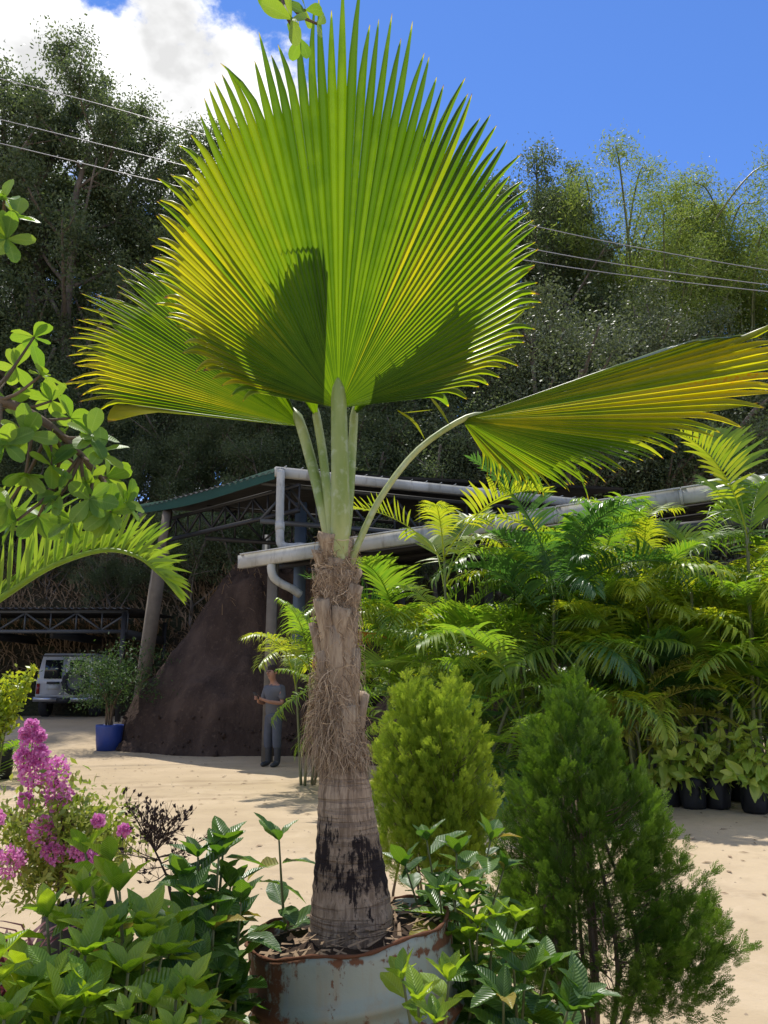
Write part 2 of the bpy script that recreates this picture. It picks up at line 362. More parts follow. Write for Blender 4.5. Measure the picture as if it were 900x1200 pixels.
M['dark_steel'] = plain('dark_steel', (0.028, 0.028, 0.03), 0.55, 0.5, 0.2, 0.3, 4)
M['blue_steel'] = plain('blue_grey_steel', (0.08, 0.11, 0.15), 0.5, 0.5, 0.0, 0.3, 4)
M['sheet'] = plain('roof_sheet', (0.045, 0.045, 0.045), 0.6, 0.4, 0.1, 0.4, 2)
M['tarp'] = plain('green_tarp', (0.008, 0.05, 0.03), 0.6, 0.3, 0, 0.3, 2)
M['concrete'] = plain('weathered_concrete', (0.17, 0.145, 0.115), 0.9, 0.2, 0, 0.4, 5, 0.3)
M['blue_plastic'] = plain('blue_plastic', (0.02, 0.05, 0.24), 0.4, 0.5, 0, 0.3, 3)
M['cable'] = plain('pale_cable', (0.36, 0.36, 0.37), 0.5, 0.4, 0, 0.1, 3)
M['rachis'] = plain('pale_rachis', (0.34, 0.42, 0.1), 0.4, 0.5, 0, 0.2, 12)

# ------------------------------------------------------------------ ground and hillside
def hill_z(x, y):
    x, y = np.asarray(x, float), np.asarray(y, float)
    foot = 26.2 + 0.6 * np.sin(x * 0.21 + 1.0) + np.clip((x - 4) * 0.12, -1.0, 3)
    t = np.clip((y - foot) / 5.0, 0, 1); s = t * t * (3 - 2 * t)
    z = 0.5 + 5.9 * s + np.clip(y - foot - 5, 0, 60) * 0.27
    return z + s * 0.5 * vnoise(x * 0.45, y * 0.45, 3)
def ground_z(x, y):
    t = np.clip((np.asarray(y, float) - 17.5) / 6.0, 0, 1)
    return 0.5 * t * t * (3 - 2 * t)
def grid(xs, ys, zf):
    X, Y = np.meshgrid(xs, ys); V = np.stack([X, Y, zf(X, Y)], -1).reshape(-1, 3); nx = len(xs)
    i, j = np.meshgrid(np.arange(len(ys) - 1), np.arange(nx - 1), indexing='ij'); a = i * nx + j
    return V, np.stack([a, a + 1, a + nx + 1, a + nx], -1).reshape(-1, 4)
mb = MB()
xs = np.concatenate([[-600, -250, -100, -50], np.linspace(-30, 30, 121), [50, 100, 250, 600]])
ys = np.concatenate([[-300, -100, -30, -10], np.linspace(-4, 27, 125), [35, 60, 120, 300, 900]])
def gz(X, Y): return ground_z(X, Y) + np.where((np.abs(X) < 31) & (Y < 28) & (Y > -5), 0.016 * vnoise(X * 1.2, Y * 1.2, 5) + 0.012 * vnoise(X * 0.3, Y * 2.0, 9), 0)
V, Q = grid(xs, ys, gz); mb.add(V, Q); mb.build('ground', M['yard'], kind='structure')
mb = MB(); V, Q = grid(np.linspace(-75, 75, 151), np.concatenate([np.linspace(25.2, 40, 61), np.linspace(41, 75, 18), [90, 120]]), lambda X, Y: np.where(Y < 25.5, 0.2, np.minimum(hill_z(X, Y), 18 + 0 * X)))
mb.add(V, Q); mb.build('hillside', M['hill'], kind='structure')
def surf(x, y): return float(np.maximum(gz(np.array(x), np.array(y)), hill_z(x, y) if y > 26.2 else -9))

# small stones and bits lying on the yard
mb = MB(); N = 2600
px_, py_ = rng.uniform(-8, 8, N), 3 + 17 * rng.random(N) ** 1.2
oc = np.array([[1, 0, 0], [-1, 0, 0], [0, 1, 0], [0, -1, 0], [0, 0, 1.0]])
for x, y in zip(px_, py_):
    s = rng.uniform(0.004, 0.014) * (1 + 1.5 * (rng.random() < 0.06)); R = rotz(rng.uniform(0, 6.3))
    v = (oc * np.array([s, s * rng.uniform(0.5, 1), s * 0.6]) * rng.uniform(0.8, 1.2, (5, 1))) @ R.T + np.array([x, y, float(gz(x, y)) + 0.001])
    mb.add(v, T=[[0, 2, 4], [2, 1, 4], [1, 3, 4], [3, 0, 4]], tone=rng.random())
M['grit'] = plain('pebbles', (0.3, 0.235, 0.16), 0.9, 0.2, 0, 0.5, 3)
mb.build('gravel', M['grit'], smooth=False, kind='stuff')

Z3_ = lambda z: np.array([0, 0, z])
# ------------------------------------------------------------------ soil heaps under the roofs
def heap(name, label, cx, cy, rx, ry, h, seed, flat=0.45, zb=0.0, mat='heap', cat='soil heap', lumps=0.12):
    mb = MB(); n, m = 120, 60; a = np.linspace(0, 2 * np.pi, n, endpoint=False); r = np.linspace(0, 1, m)
    A, Rr = np.meshgrid(a, r); wob = 1 + 0.13 * vnoise(np.cos(A) * 1.5, np.sin(A) * 1.5, seed) + 0.05 * vnoise(np.cos(A) * 6, np.sin(A) * 6 + Rr * 2, seed + 5)
    X, Y = cx + rx * wob * Rr * np.cos(A), cy + ry * wob * Rr * np.sin(A)
    prof = np.clip((1 - Rr) / (1 - flat), 0, 1); prof = prof ** 0.85; prof = prof + 0.05 * np.sin(prof * 9 + 2 * vnoise(X * 0.6, Y * 0.6, seed + 7)) * (Rr < 0.96)
    prof = np.where(Rr < flat, 1 - 0.08 * (1 - prof), prof)
    Z = zb - 0.05 + h * prof * (1 + lumps * vnoise(X * 1.3, Y * 1.3, seed + 1)) + lumps * 0.9 * vnoise(X * 3.2, Y * 3.2, seed + 2) + lumps * 0.5 * np.abs(vnoise(X * 7, Y * 7, seed + 3)) * (Rr < 0.97)
    V = np.stack([X, Y, Z], -1).reshape(-1, 3); i, j = np.meshgrid(np.arange(m - 1), np.arange(n), indexing='ij'); j2 = (j + 1) % n
    mb.add(V, np.stack([i * n + j, i * n + j2, (i + 1) * n + j2, (i + 1) * n + j], -1).reshape(-1, 4))
    return tag(mb.build(name, M[mat], origin=(cx, cy, zb)), label, cat)
hp = P(318, 800, 20.2)
heap('soil_heap', 'huge dark brown soil heap under the shed roof behind the person', hp[0] + 0.35, 20.4, 3.9, 3.2, 4.5, 11, 0.3, -0.05, lumps=0.2)
hp = P(640, 800, 17.0)
heap('soil_heap', 'brown soil heap in shadow behind the areca palms', hp[0], 16.6, 4.4, 2.0, 2.2, 23, 0.5, 0.0)
hp = P(182, 870, 19.0)
heap('soil_heap', 'low spill of loose soil and roots at the foot of the concrete post', hp[0] + 0.15, 18.75, 1.15, 0.75, 0.5, 31, 0.1, 0.05, cat='soil spill', lumps=0.16)

def clods(name, label_parent, n, cx, cy, rx, ry, h, seed, smin, smax):
    r = np.random.default_rng(seed); mb = MB(); ico = np.array([[1, 0, 0], [-1, 0, 0], [0, 1, 0], [0, -1, 0], [0, 0, 1], [0, 0, -1.0]]); tri = [[0, 2, 4], [2, 1, 4], [1, 3, 4], [3, 0, 4], [2, 0, 5], [1, 2, 5], [3, 1, 5], [0, 3, 5]]
    dg = bpy.context.evaluated_depsgraph_get(); o = label_parent; me = o.data; co = np.array([v.co[:] for v in me.vertices]) + np.array(o.location)
    ok = np.where((co[:, 1] < cy + 0.4) & (co[:, 2] < 0.8))[0]
    for k in range(n):
        p = co[r.choice(ok)] + r.normal(0, 0.05, 3); s = r.uniform(smin, smax) * (1 if r.random() < 0.85 else 2.2); mb.add((ico * s * r.uniform(0.6, 1.3, (6, 3))) @ rotz(r.uniform(0, 6)).T + p, T=tri, tone=r.random())
    return mb.build(name, M['heap'], o, smooth=False, kind='stuff')
for o in [q for q in C.objects if q.name.startswith('soil_heap')]:
    c_ = o.location; clods('clod_mass', o, 500 if o['category'] == 'soil heap' else 300, c_[0], c_[1], 1, 1, 1, int(abs(c_[0]) * 10), 0.012, 0.04)
o = C.objects['soil_heap']; r = np.random.default_rng(73); co = np.array([v.co[:] for v in o.data.vertices]) + np.array(o.location); ok = np.where((co[:, 0] < o.location[0] - 0.3) & (co[:, 2] > 3.1) & (co[:, 2] < 4.6))[0]; mb = MB()
for k in range(320):      # dry grass along the upper left shoulder
    p = co[r.choice(ok)] + r.normal(0, 0.06, 3); d = nrm(np.array([r.normal(-0.3, 0.5), r.normal(-0.2, 0.4), r.uniform(0.2, 1.0)])) * r.uniform(0.1, 0.34); w = np.array([0.007, 0.004, 0]); m_ = p + d * 0.55 + Z3_(0.03)
    mb.add([p - w, p + w, m_ + w, m_ - w, p + d - Z3_(0.04)], [[0, 1, 2, 3]], [[3, 2, 4]], tone=r.random())
mb.build('dry_grass', M['straw'], o, kind='stuff')
mb = MB(); r = np.random.default_rng(71)
for k in range(420):      # dead leaves and bits of straw on the yard
    x, y = r.uniform(-7, 7), 3.5 + 16 * r.random() ** 1.1; L = r.uniform(0.02, 0.06); a = r.uniform(0, 6.3); d = np.array([math.cos(a), math.sin(a), 0]) * L; w = np.array([-d[1], d[0], 0]) * r.uniform(0.12, 0.4); p = np.array([x, y, float(gz(x, y)) + 0.006])
    mb.add([p - d, p + w + Z3_(0.008), p + d, p - w + Z3_(0.004)], [[0, 1, 2, 3]], tone=r.random())
mb.build('leaf_litter', M['straw'], smooth=False, kind='stuff')

# ------------------------------------------------------------------ sheds
def truss(root, a, b, depth, nweb, w=0.06, mat='dark_steel'):
    a, b = np.array(a), np.array(b); dn = np.array([0, 0, -depth])
    MB().beam(a, b, w, w).build('top_chord', M[mat], root, smooth=False)
    MB().beam(a + dn, b + dn, w, w * 1.2).build('bottom_chord', M[mat], root, smooth=False)
    for k in range(nweb):
        p, q = a + (b - a) * k / nweb, a + (b - a) * (k + 1) / nweb; e = np.array([0, 0, w * 0.45])
        if k % 2: MB().beam(p - e, q + dn + e, w * 0.62, w * 0.62).build('web_bar', M[mat], root, smooth=False)
        else: MB().beam(p + dn + e, q - e, w * 0.62, w * 0.62).build('web_bar', M[mat], root, smooth=False)
        MB().beam(q - e, q + dn + e, w * 0.5, w * 0.5).build('web_bar', M[mat], root, smooth=False)
def corr_sheet(a, b, c, n=40, amp=0.02, thick=0.012):
    """corrugated sheet spanned by corner a, along b-a (ribs across), back edge offset c"""
    a, b, c = map(np.array, (a, b, c)); k = np.linspace(0, 1, n * 4 + 1)
    off = np.where((np.arange(len(k)) % 4) < 2, amp, -amp)[:, None] * np.array([0, 0, 1.0])
    e = a + (b - a) * k[:, None] + off
    top = np.vstack([e, e + c]); bot = top - np.array([0, 0, thick]); m = len(k); V = np.vstack([top, bot]); i = np.arange(m - 1)
    Q = np.vstack([np.stack([i, i + 1, i + 1 + m, i + m], 1), np.stack([i + 2 * m, i + 3 * m, i + 1 + 3 * m, i + 1 + 2 * m], 1), np.stack([i, i + 2 * m, i + 1 + 2 * m, i + 1], 1)])
    return V, Q
Z3 = lambda z: np.array([0, 0, z])
U1, U2, UL = P(322, 553, 16.6), P(640, 586, 19.2), P(160, 597, 20.8)
upper = thing('open_shed', 'tall open steel shed with green edged roof and white gutter on the slope', 'shed', (U1[0], U1[1], 0))
back = (U2 - U1) * 1.35
# roof over both edges: sheet from the left eave
V, Q = corr_sheet(UL + Z3(0.02), U1 + Z3(0.02), back + Z3(0.5), 26, 0.025); MB().add(V, Q).build('roof_sheet', M['sheet'], upper, smooth=False)
sag = smooth_path([UL + Z3(0.1), (UL * 0.55 + U1 * 0.45) + Z3(-0.03), U1 + Z3(0.06)], 14)
mb = MB(); inw = nrm(back) * 2.4; n = len(sag)
rows = [sag + inw * f + Z3(g) for f, g in ((0, -0.22), (0.004, 0.03), (0.35, 0.10), (1, 0.2))]
V = np.vstack(rows); i = np.arange(n - 1)
mb.add(V, np.vstack([np.stack([i + r * n, i + 1 + r * n, i + 1 + (r + 1) * n, i + (r + 1) * n], 1) for r in range(3)])); mb.build('green_tarp', M['tarp'], upper)
ov = nrm(back) * 0.55
truss(upper, UL * 0.93 + U1 * 0.07 + ov + Z3(-0.30), U1 + ov * 1.0 + Z3(-0.24), 0.55, 10, 0.075)
e0, e1 = U1, U1 + (U2 - U1) * 1.3; ba = np.array([-0.35, 0.5, 0])
mb = MB(); mb.beam(e0, e1, 0.17, 0.2); mb.build('gutter', M['white_metal'], upper, smooth=False)
for k in range(24):
    p = e0 + (e1 - e0) * (k + 0.5) / 24; MB().beam(p + Z3(0.105), p + Z3(0.135) + nrm(e1 - e0) * 0.05, 0.2, 0.02).build('gutter_strap', M['white_metal'], upper, smooth=False)
truss(upper, e0 + ba + Z3(-0.12), e1 + ba + Z3(-0.12), 0.85, 14, 0.08, 'grey_steel')
truss(upper, e0 + ba * 6 + Z3(-0.1), e1 + ba * 6 + Z3(-0.1), 0.8, 12, 0.08)
MB().beam(PX(157, 868, 0.05) + Z3(-0.1), P(190, 640, 19.6), 0.3, 0.28).build('concrete_post', M['concrete'], upper, smooth=False)
MB().beam(P(190, 642, 19.6), P(197, 598, 20.0), 0.2, 0.2).build('post_head', M['concrete'], upper, smooth=False)
cp = P(352, 640, 18.3)
MB().beam((cp[0], cp[1], 0), (cp[0], cp[1], U1[2] - 0.3), 0.26, 0.2).build('steel_column', M['blue_steel'], upper, smooth=False)
cp = P(312, 640, 22.5)
MB().beam((cp[0], cp[1], 0.2), (cp[0], cp[1], U1[2] - 0.3), 0.2, 0.2).build('steel_column', M['grey_steel'], upper, smooth=False)
for px in (470, 600, 730):
    cp = P(px, 640, 20.5); MB().beam((cp[0], cp[1], 0.2), (cp[0], cp[1], U1[2] - 0.1), 0.18, 0.18).build('steel_column', M['grey_steel'], upper, smooth=False)
# downpipe from the gutter corner, elbow, run to the lower roof
d0 = P(329, 556, 16.5); pth = [d0 + Z3(0.1), d0, P(328, 600, 16.4), P(328, 628, 16.3), P(329, 637, 16.3), P(335, 641, 16.3), P(350, 641.5, 16.4), P(400, 642, 16.9)]
MB().tube(smooth_path(pth, 30), 0.088, 12).build('downpipe', M['white_metal'], upper)
MB().tube([P(328, 612, 16.37), P(328, 622, 16.33)], 0.1, 12).build('pipe_collar', M['white_metal'], upper)
MB().tube([P(347, 641.4, 16.36), P(356, 641.6, 16.5)], 0.1, 12).build('pipe_collar', M['white_metal'], upper)

L1, L2 = P(282, 658, 16.2), P(905, 566, 12.9); L2 = L1 + (L2 - L1) * 1.5
lower = thing('open_shed', 'low lean-to shed with long white gutter behind the areca palms', 'shed', (L1[0], L1[1], 0))
ld = nrm(L2 - L1); lb = np.array([-ld[1], ld[0], 0]); lb = lb if lb[1] > 0 else -lb
def gut(a, b, nm):
    mb = MB(); mb.beam(a, b, 0.03, 0.27); mb.beam(a + lb * 0.075 - Z3(0.12), b + lb * 0.075 - Z3(0.12), 0.13, 0.025); mb.beam(a + Z3(0.14) - lb * 0.02, b + Z3(0.14) - lb * 0.02, 0.06, 0.03)
    mb.build(nm, M['white_metal'], lower, smooth=False)
seg = 7
for k in range(seg):
    a, b = L1 + (L2 - L1) * k / seg, L1 + (L2 - L1) * ((k + 1) / seg - 0.0012); gut(a, b, 'gutter')
    MB().beam(b - ld * 0.02, b + ld * 0.03, 0.05, 0.29).build('gutter_joint', M['white_metal'], lower, smooth=False)
MB().beam(L1 - ld * 0.012, L1 + ld * 0.012 + lb * 0.14, 0.12, 0.26).build('gutter_end', M['white_metal'], lower, smooth=False)
V, Q = corr_sheet(L1 + lb * 0.08 + Z3(0.05), L2 + lb * 0.08 + Z3(0.05), lb * 6.0 + Z3(0.55), 60, 0.02); MB().add(V, Q).build('roof_sheet', M['sheet'], lower, smooth=False)
for f in (0.25, 0.55, 0.85):
    a, b = L1 + lb * 6 * f + Z3(0.55 * f - 0.06), L2 + lb * 6 * f + Z3(0.55 * f - 0.06); MB().beam(a, b, 0.08, 0.1).build('purlin', M['dark_steel'], lower, smooth=False)
el = [P(318, 660, 16.05), P(318, 668, 16.05), P(321, 677, 16.1), P(330, 684, 16.2), P(342, 690, 16.3), P(352, 697, 16.4)]
MB().tube(smooth_path(el, 16), 0.085, 12).build('drain_elbow', M['white_metal'], lower)
pp = P(314, 850, 16.25); MB().beam((pp[0], 16.25, -0.1), (pp[0] + 0.02, 16.25, 3.98), 0.2, 0.2).build('post', M['concrete'], lower, smooth=False)
for f in (0.3, 0.55, 0.8):
    q = L1 + (L2 - L1) * f + lb * 3.0; MB().beam((q[0], q[1], -0.1), (q[0], q[1], q[2]), 0.16, 0.16).build('post', M['grey_steel'], lower, smooth=False)
q0, q1 = P(700, 628, 14.2), P(930, 605, 13.1); MB().beam(q0, q1, 0.12, 0.16).build('edge_beam', M['grey_steel'], lower, smooth=False)
# back boards that close the lean-to
for k in range(9):
    a = L1 + (L2 - L1) * (k / 9) + lb * 5.6; b = L1 + (L2 - L1) * ((k + 0.985) / 9) + lb * 5.6
    mb = MB(); mb.box(((a + b)[0] / 2, (a + b)[1] / 2, 1.6), (np.linalg.norm((b - a)[:2]), 0.04, 3.2), rotz(math.atan2(ld[1], ld[0]))); mb.build('back_panel', M['dark_steel'], lower, smooth=False)

# car port at the left
A0, B0 = P(-120, 719, 22.6), P(150, 722, 22.6)
port = thing('car_port', 'dark steel car port with truss beam over the parked white car', 'car port', (A0[0], 22.6, 0))
A0[2] = B0[2] = 3.45
truss(port, A0, B0, 0.55, 9, 0.08, 'grey_steel')
V, Q = corr_sheet(A0 + Z3(0.08) - np.array([0, 0.25, 0]), B0 + Z3(0.08) + np.array([0.15, -0.25, 0]), np.array([0, 4.6, 0.1]), 34, 0.02); MB().add(V, Q).build('roof_sheet', M['dark_steel'], port, smooth=False)
for f in (0.03, 0.34, 0.67, 0.985):
    a = A0 + (B0 - A0) * f + Z3(-0.6) + np.array([0, 0.1, 0]); MB().beam(a, a + np.array([0, 4.0, 0]), 0.1, 0.24).build('rafter', M['dark_steel'], port, smooth=False)
for f in (0.0, 0.985):
    for yy in (0.0, 4.2):
        a = A0 + (B0 - A0) * f + np.array([0, yy, 0]); MB().beam((a[0], a[1], 0.2), (a[0], a[1], 3.45), 0.12, 0.12).build('post', M['dark_steel'], port, smooth=False)

# overhead cables
def cable(label, pts):
    p = smooth_path([P(*q) for q in pts], 40)
    tag(MB().tube(p, 0.015, 5).build('power_cable', M['cable'], origin=p[0]), label, 'cable', 'overhead cables in front of the hill trees')
cable('pale overhead cable, highest of the three crossing before the hill trees', [(-160, 52, 25), (0, 92, 25), (120, 123, 25), (240, 158, 25), (460, 222, 25), (640, 268, 25), (830, 305, 25.5), (1050, 340, 26)])
cable('pale overhead cable, middle one of the three crossing before the hill trees', [(-160, 102, 24.6), (0, 140, 24.6), (200, 190, 24.6), (440, 252, 24.6), (640, 295, 24.6), (830, 325, 25), (1050, 350, 25.6)])
cable('pale overhead cable, lowest of the three crossing before the hill trees', [(-160, 132, 24.2), (0, 168, 24.2), (190, 214, 24.2), (430, 270, 24.2), (640, 309, 24.2), (820, 333, 24.6), (1050, 357, 25.2)])

# ------------------------------------------------------------------ hill trees
LEAF1 = (np.array([[0, 0, 0], [0.42, 0.45, 0.06], [0, 1, 0], [-0.42, 0.45, 0.06]]), np.array([[0, 1, 2, 3]]))
def leaf_cloud(mb, centers, radii, per, size, r, flat=0.6, up=0.5, aspect=0.6):
    N = len(centers) * per; c = np.repeat(centers, per, 0); rad = np.repeat(radii, per)
    pos = c + r.normal(0, 1, (N, 3)) * rad[:, None] * np.array([0.55, 0.55, 0.55 * flat])
    d = r.normal(0, 1, (N, 3)); d[:, 2] -= 0.25; n = r.normal(0, 1, (N, 3)); n[:, 2] += up
    tn = np.clip(np.repeat(r.random(len(centers)), per) * 0.5 + r.random(N) * 0.5, 0, 1)
    sc = size * r.uniform(0.6, 1.3, (N, 1)) * np.array([[aspect / 0.42 / 2 * 0.84, 1, 1]])
    mb.scatter(LEAF1[0], LEAF1[1], pos, frames(d, n), sc, tn)
def tree_proto(seed, H, spread, nl, mat, per=150, size=0.2, clear=0.3, lean=0.0):
    r = np.random.default_rng(seed); root = thing('hill_tree', 'x', 'tree', (0, 0, 0)); wood = MB(); cents, rads = [], []
    tp = [np.array([0, 0, -0.6])]; n = 9
    for k in range(1, n): tp.append(np.array([lean * k / n * H * 0.15 + r.normal(0, 0.16) * k / 3, r.normal(0, 0.16) * k / 3, H * 0.93 * k / (n - 1)]))
    tp = smooth_path(tp, 24); tr = np.linspace(1, 0.08, 24) ** 0.8 * H * 0.017
    wood.tube(tp, tr, 7)
    for k in range(nl):
        f = clear + (0.97 - clear) * (k + r.random()) / nl; i = min(int(f * 23), 22); b = tp[i]
        a = k * 2.4 + r.normal(0, 0.4); L = spread * (1.15 - 0.75 * f) * r.uniform(0.7, 1.2)
        elv = r.uniform(0.45, 1.1); dirv = np.array([math.cos(a) * math.cos(elv), math.sin(a) * math.cos(elv), math.sin(elv)])
        e = b + dirv * L + Z3(0.15 * L); m = b + dirv * L * 0.5 + r.normal(0, 0.08 * L, 3)
        lp = smooth_path([b, m, e], 8); wood.tube(lp, np.linspace(tr[i] * 0.6, 0.035, 8), 5)
        for q in range(4):
            g = lp[3 + q] ; dv = nrm(dirv + r.normal(0, 0.65, 3) + Z3(0.2)); tl = L * r.uniform(0.25, 0.5); e2 = g + dv * tl
            wood.tube([g, (g + e2) / 2 + r.normal(0, 0.05, 3), e2], [0.035, 0.025, 0.012], 4)
            for z in (0.5, 1.0): cents.append(g + (e2 - g) * z + r.normal(0, 0.15, 3)); rads.append(r.uniform(0.4, 0.95) * (0.42 + spread * 0.07))
        cents.append(e); rads.append(0.9 * (0.55 + spread * 0.09))
    cents.append(tp[-1]); rads.append(0.8)
    wood.build('trunk', M['bark'], root)
    fo = MB(); leaf_cloud(fo, np.array(cents), np.array(rads), per, size, r, 0.85)
    fo.build('crown', M[mat], root); return root, H
def place(protos, k, used, top, d, label, group, cat='tree', rot=None, name=None, sq=1.0):
    t = P(top[0], top[1], d); zb = surf(t[0], d) - 0.1; s = (t[2] - zb) / protos[k][1]; a = rng.uniform(0, 6.3) if rot is None else rot
    sc = (s * sq, s * sq, s)
    if k not in used:
        used.add(k); o = protos[k][0]; o.location = (t[0], d, zb); o.rotation_euler = (0, 0, a); o.scale = sc
    else: o = dup(protos[k][0], (t[0], d, zb), a, sc)
    tag(o, label, cat, group); return o
TP = [tree_proto(101, 21, 5.2, 24, 'tree_leaf', 190, 0.15, 0.24), tree_proto(102, 20, 4.6, 22, 'tree_leaf', 200, 0.145, 0.32), tree_proto(103, 22, 4.4, 24, 'tree_leaf', 190, 0.15, 0.22, 0.6)]
used = set(); lab = 'tall dark evergreen tree with fine glinting leaves on the hillside'; grp = 'tall dark trees on the hillside'
for i, (x, y, d) in enumerate([(-60, 45, 33), (8, 52, 32.5), (62, 78, 34), (108, 96, 32), (168, 118, 34.5), (212, 130, 32.5), (262, 152, 35), (318, 168, 33), (380, 175, 36), (440, 182, 33.5), (505, 180, 36), (560, 190, 34), (618, 180, 36.5), (655, 205, 34), (30, 190, 42), (95, 215, 44), (150, 230, 41), (200, 250, 45), (255, 260, 42), (330, 270, 44), (420, 280, 42), (520, 270, 44), (590, 260, 43), (-30, 210, 44), (690, 300, 43), (-140, 55, 33), (-220, 70, 35), (-310, 60, 33), (-110, 200, 43), (-400, 75, 34)]):
    place(TP, i % 3, used, (x, y), d, lab, grp)
SP = [tree_proto(111, 5.5, 3.0, 15, 'silver_leaf', 420, 0.06, 0.08), tree_proto(112, 5.0, 3.2, 14, 'tree_leaf', 330, 0.075, 0.05)]
for o, _ in SP: o.name = 'hill_shrub'
used = set()
for i, (x, y, d) in enumerate([(655, 395, 29.5), (705, 420, 30), (760, 408, 31), (610, 430, 30)]):
    place(SP, 0, used, (x, y), d, 'silvery leaved bushy shrub on the slope in front of the bamboo', 'silvery shrubs below the bamboo', 'shrub', sq=1.1)
for i, (x, y, d) in enumerate([(20, 520, 28.6), (75, 500, 29.5), (140, 545, 29), (200, 520, 30), (260, 500, 30.5), (330, 515, 30), (440, 500, 30), (510, 515, 29.5), (580, 480, 30), (640, 500, 29.5), (700, 490, 29), (760, 480, 30), (830, 470, 30.5), (900, 450, 31), (960, 440, 31), (-40, 480, 30), (60, 640, 27.6), (-10, 630, 27.8), (130, 660, 27.2), (230, 600, 27.4), (300, 590, 27.6), (420, 560, 28), (110, 440, 33), (60, 420, 34), (160, 450, 33), (10, 400, 34), (220, 440, 34), (90, 480, 31), (-30, 400, 33), (-90, 480, 30), (-150, 470, 31), (-220, 490, 30), (-300, 480, 31), (-100, 600, 27.8), (-180, 590, 28), (-260, 600, 28), (-340, 590, 28.5), (290, 430, 34), (345, 425, 35), (400, 430, 34), (460, 435, 35), (520, 430, 34), (255, 460, 32), (330, 470, 32), (400, 480, 32)]):
    place(SP, 1, used, (x, y), d, 'dark undergrowth shrub on the bank under the hill trees', 'dark shrubs on the bank', 'shrub', sq=1.0)
# bamboo clumps
def bamboo_proto(seed, H, n, spread):
    r = np.random.default_rng(seed); root = thing('bamboo_clump', 'x', 'bamboo', (0, 0, 0)); fo = MB()
    for k in range(n):
        a = r.uniform(0, 6.3); b = np.array([math.cos(a), math.sin(a), 0]) * r.uniform(0.1, 0.9); h = H * r.uniform(0.72, 1.0); o = spread * r.uniform(0.25, 1.0)
        out = np.array([math.cos(a), math.sin(a), 0]) + r.normal(0, 0.25, 3) * np.array([1, 1, 0])
        p = smooth_path([b - Z3(0.4), b + out * o * 0.12 + Z3(h * 0.4), b + out * o * 0.42 + Z3(h * 0.78), b + out * o * 0.85 + Z3(h * 0.97), b + out * o * 1.15 + Z3(h * 0.985 - 0.05 * H * r.random())], 26)
        MB().tube(p, np.linspace(0.07, 0.018, 26), 5).build('culm', M['culm'], root)
        cs = p[7:]; cs = cs + r.normal(0, 0.22, cs.shape); 
        leaf_cloud(fo, np.repeat(cs, 2, 0) + r.normal(0, 0.22, (len(cs) * 2, 3)), np.full(len(cs) * 2, 0.44), 58, 0.15, r, 0.9, 0.4, 0.28)
    fo.build('foliage', M['bamboo_leaf'], root); return root, H
BP = [bamboo_proto(201, 15, 24, 3.2), bamboo_proto(202, 15, 20, 3.8)]; used = set()
for i, (x, y, d) in enumerate([(700, 222, 37), (738, 228, 36), (800, 235, 38), (770, 285, 34), (850, 262, 36), (890, 235, 37), (950, 240, 37), (1010, 240, 38)]):
    place(BP, i % 2, used, (x, y), d, 'tall feathery yellow green bamboo clump on the hillside', 'bamboo clumps on the hillside', 'bamboo')
# dry brush hanging on the bank behind the car
mb = MB(); N = 5200; r = np.random.default_rng(5)
x = r.uniform(-16, -4.5, N); y = 26.0 + 4.2 * r.random(N)
for a, b in zip(x, y):
    z = surf(a, b); L = r.uniform(0.25, 0.7); d = nrm(np.array([r.normal(0, 0.6), -0.5 + r.normal(0, 0.4), r.normal(0.1, 0.6)])); p = np.array([a, b - 0.05, z])
    e = p + d * L; m_ = (p + e) / 2 + Z3(0.1); w = np.array([0.018, 0, 0.006])
    mb.add([p - w, p + w, m_ + w, m_ - w, e], [[0, 1, 2, 3]], [[3, 2, 4]], tone=r.random())
mb.build('dry_brush', M['straw'], kind='stuff')

# ------------------------------------------------------------------ parked car, potted tree
def ext(mb, prof, x0, x1, inset=None, tone=0.5):
    """side profile (y,z) pulled across x; inset(y,z) narrows it"""
    prof = np.asarray(prof, float); n = len(prof); f = np.zeros(n) if inset is None else np.array([inset(y, z) for y, z in prof])
    a = np.stack([x0 + f, prof[:, 0], prof[:, 1]], 1); b = np.stack([x1 - f, prof[:, 0], prof[:, 1]], 1)
    i = np.arange(n); j = (i + 1) % n; mb.add(np.vstack([a, b]), np.stack([i, j, j + n, i + n], 1), tone=tone)
    c0, c1 = mb.n, mb.n + 1
    mb.add(np.vstack([a, [a.mean(0)]]), T=[[k, n, (k + 1) % n] for k in range(n)], tone=tone)
    mb.add(np.vstack([b, [b.mean(0)]]), T=[[k, (k + 1) % n, n] for k in range(n)], tone=tone); return mb
M['car_paint'] = plain('white_car_paint', (0.52, 0.53, 0.55), 0.35, 0.5, 0, 0.06, 2)
M['glass'] = plain('dark_glass', (0.015, 0.018, 0.022), 0.08, 0.6, 0, 0.1, 1)
M['rubber'] = plain('tyre_rubber', (0.025, 0.025, 0.027), 0.8, 0.3, 0, 0.2, 6)
M['chrome'] = plain('worn_chrome', (0.5, 0.5, 0.52), 0.3, 0.6, 0.8, 0.1, 4)
M['red_lens'] = plain('red_lens', (0.22, 0.02, 0.015), 0.2, 0.5, 0, 0.1, 4)
M['plate'] = plain('number_plate', (0.45, 0.46, 0.44), 0.5, 0.4, 0, 0.1, 8)
M['black_trim'] = plain('black_trim', (0.03, 0.03, 0.032), 0.6, 0.4, 0, 0.1, 8)
cx = (88 - 450) / F * 24.4; cz = surf(cx, 24.4)
car = thing('parked_car', 'white boxy off-road car seen from behind with spare wheel on rear door', 'car', (0, 0, 0))
tum = lambda y, z: 0.0 if z < 1.05 else (z - 1.05) * 0.15
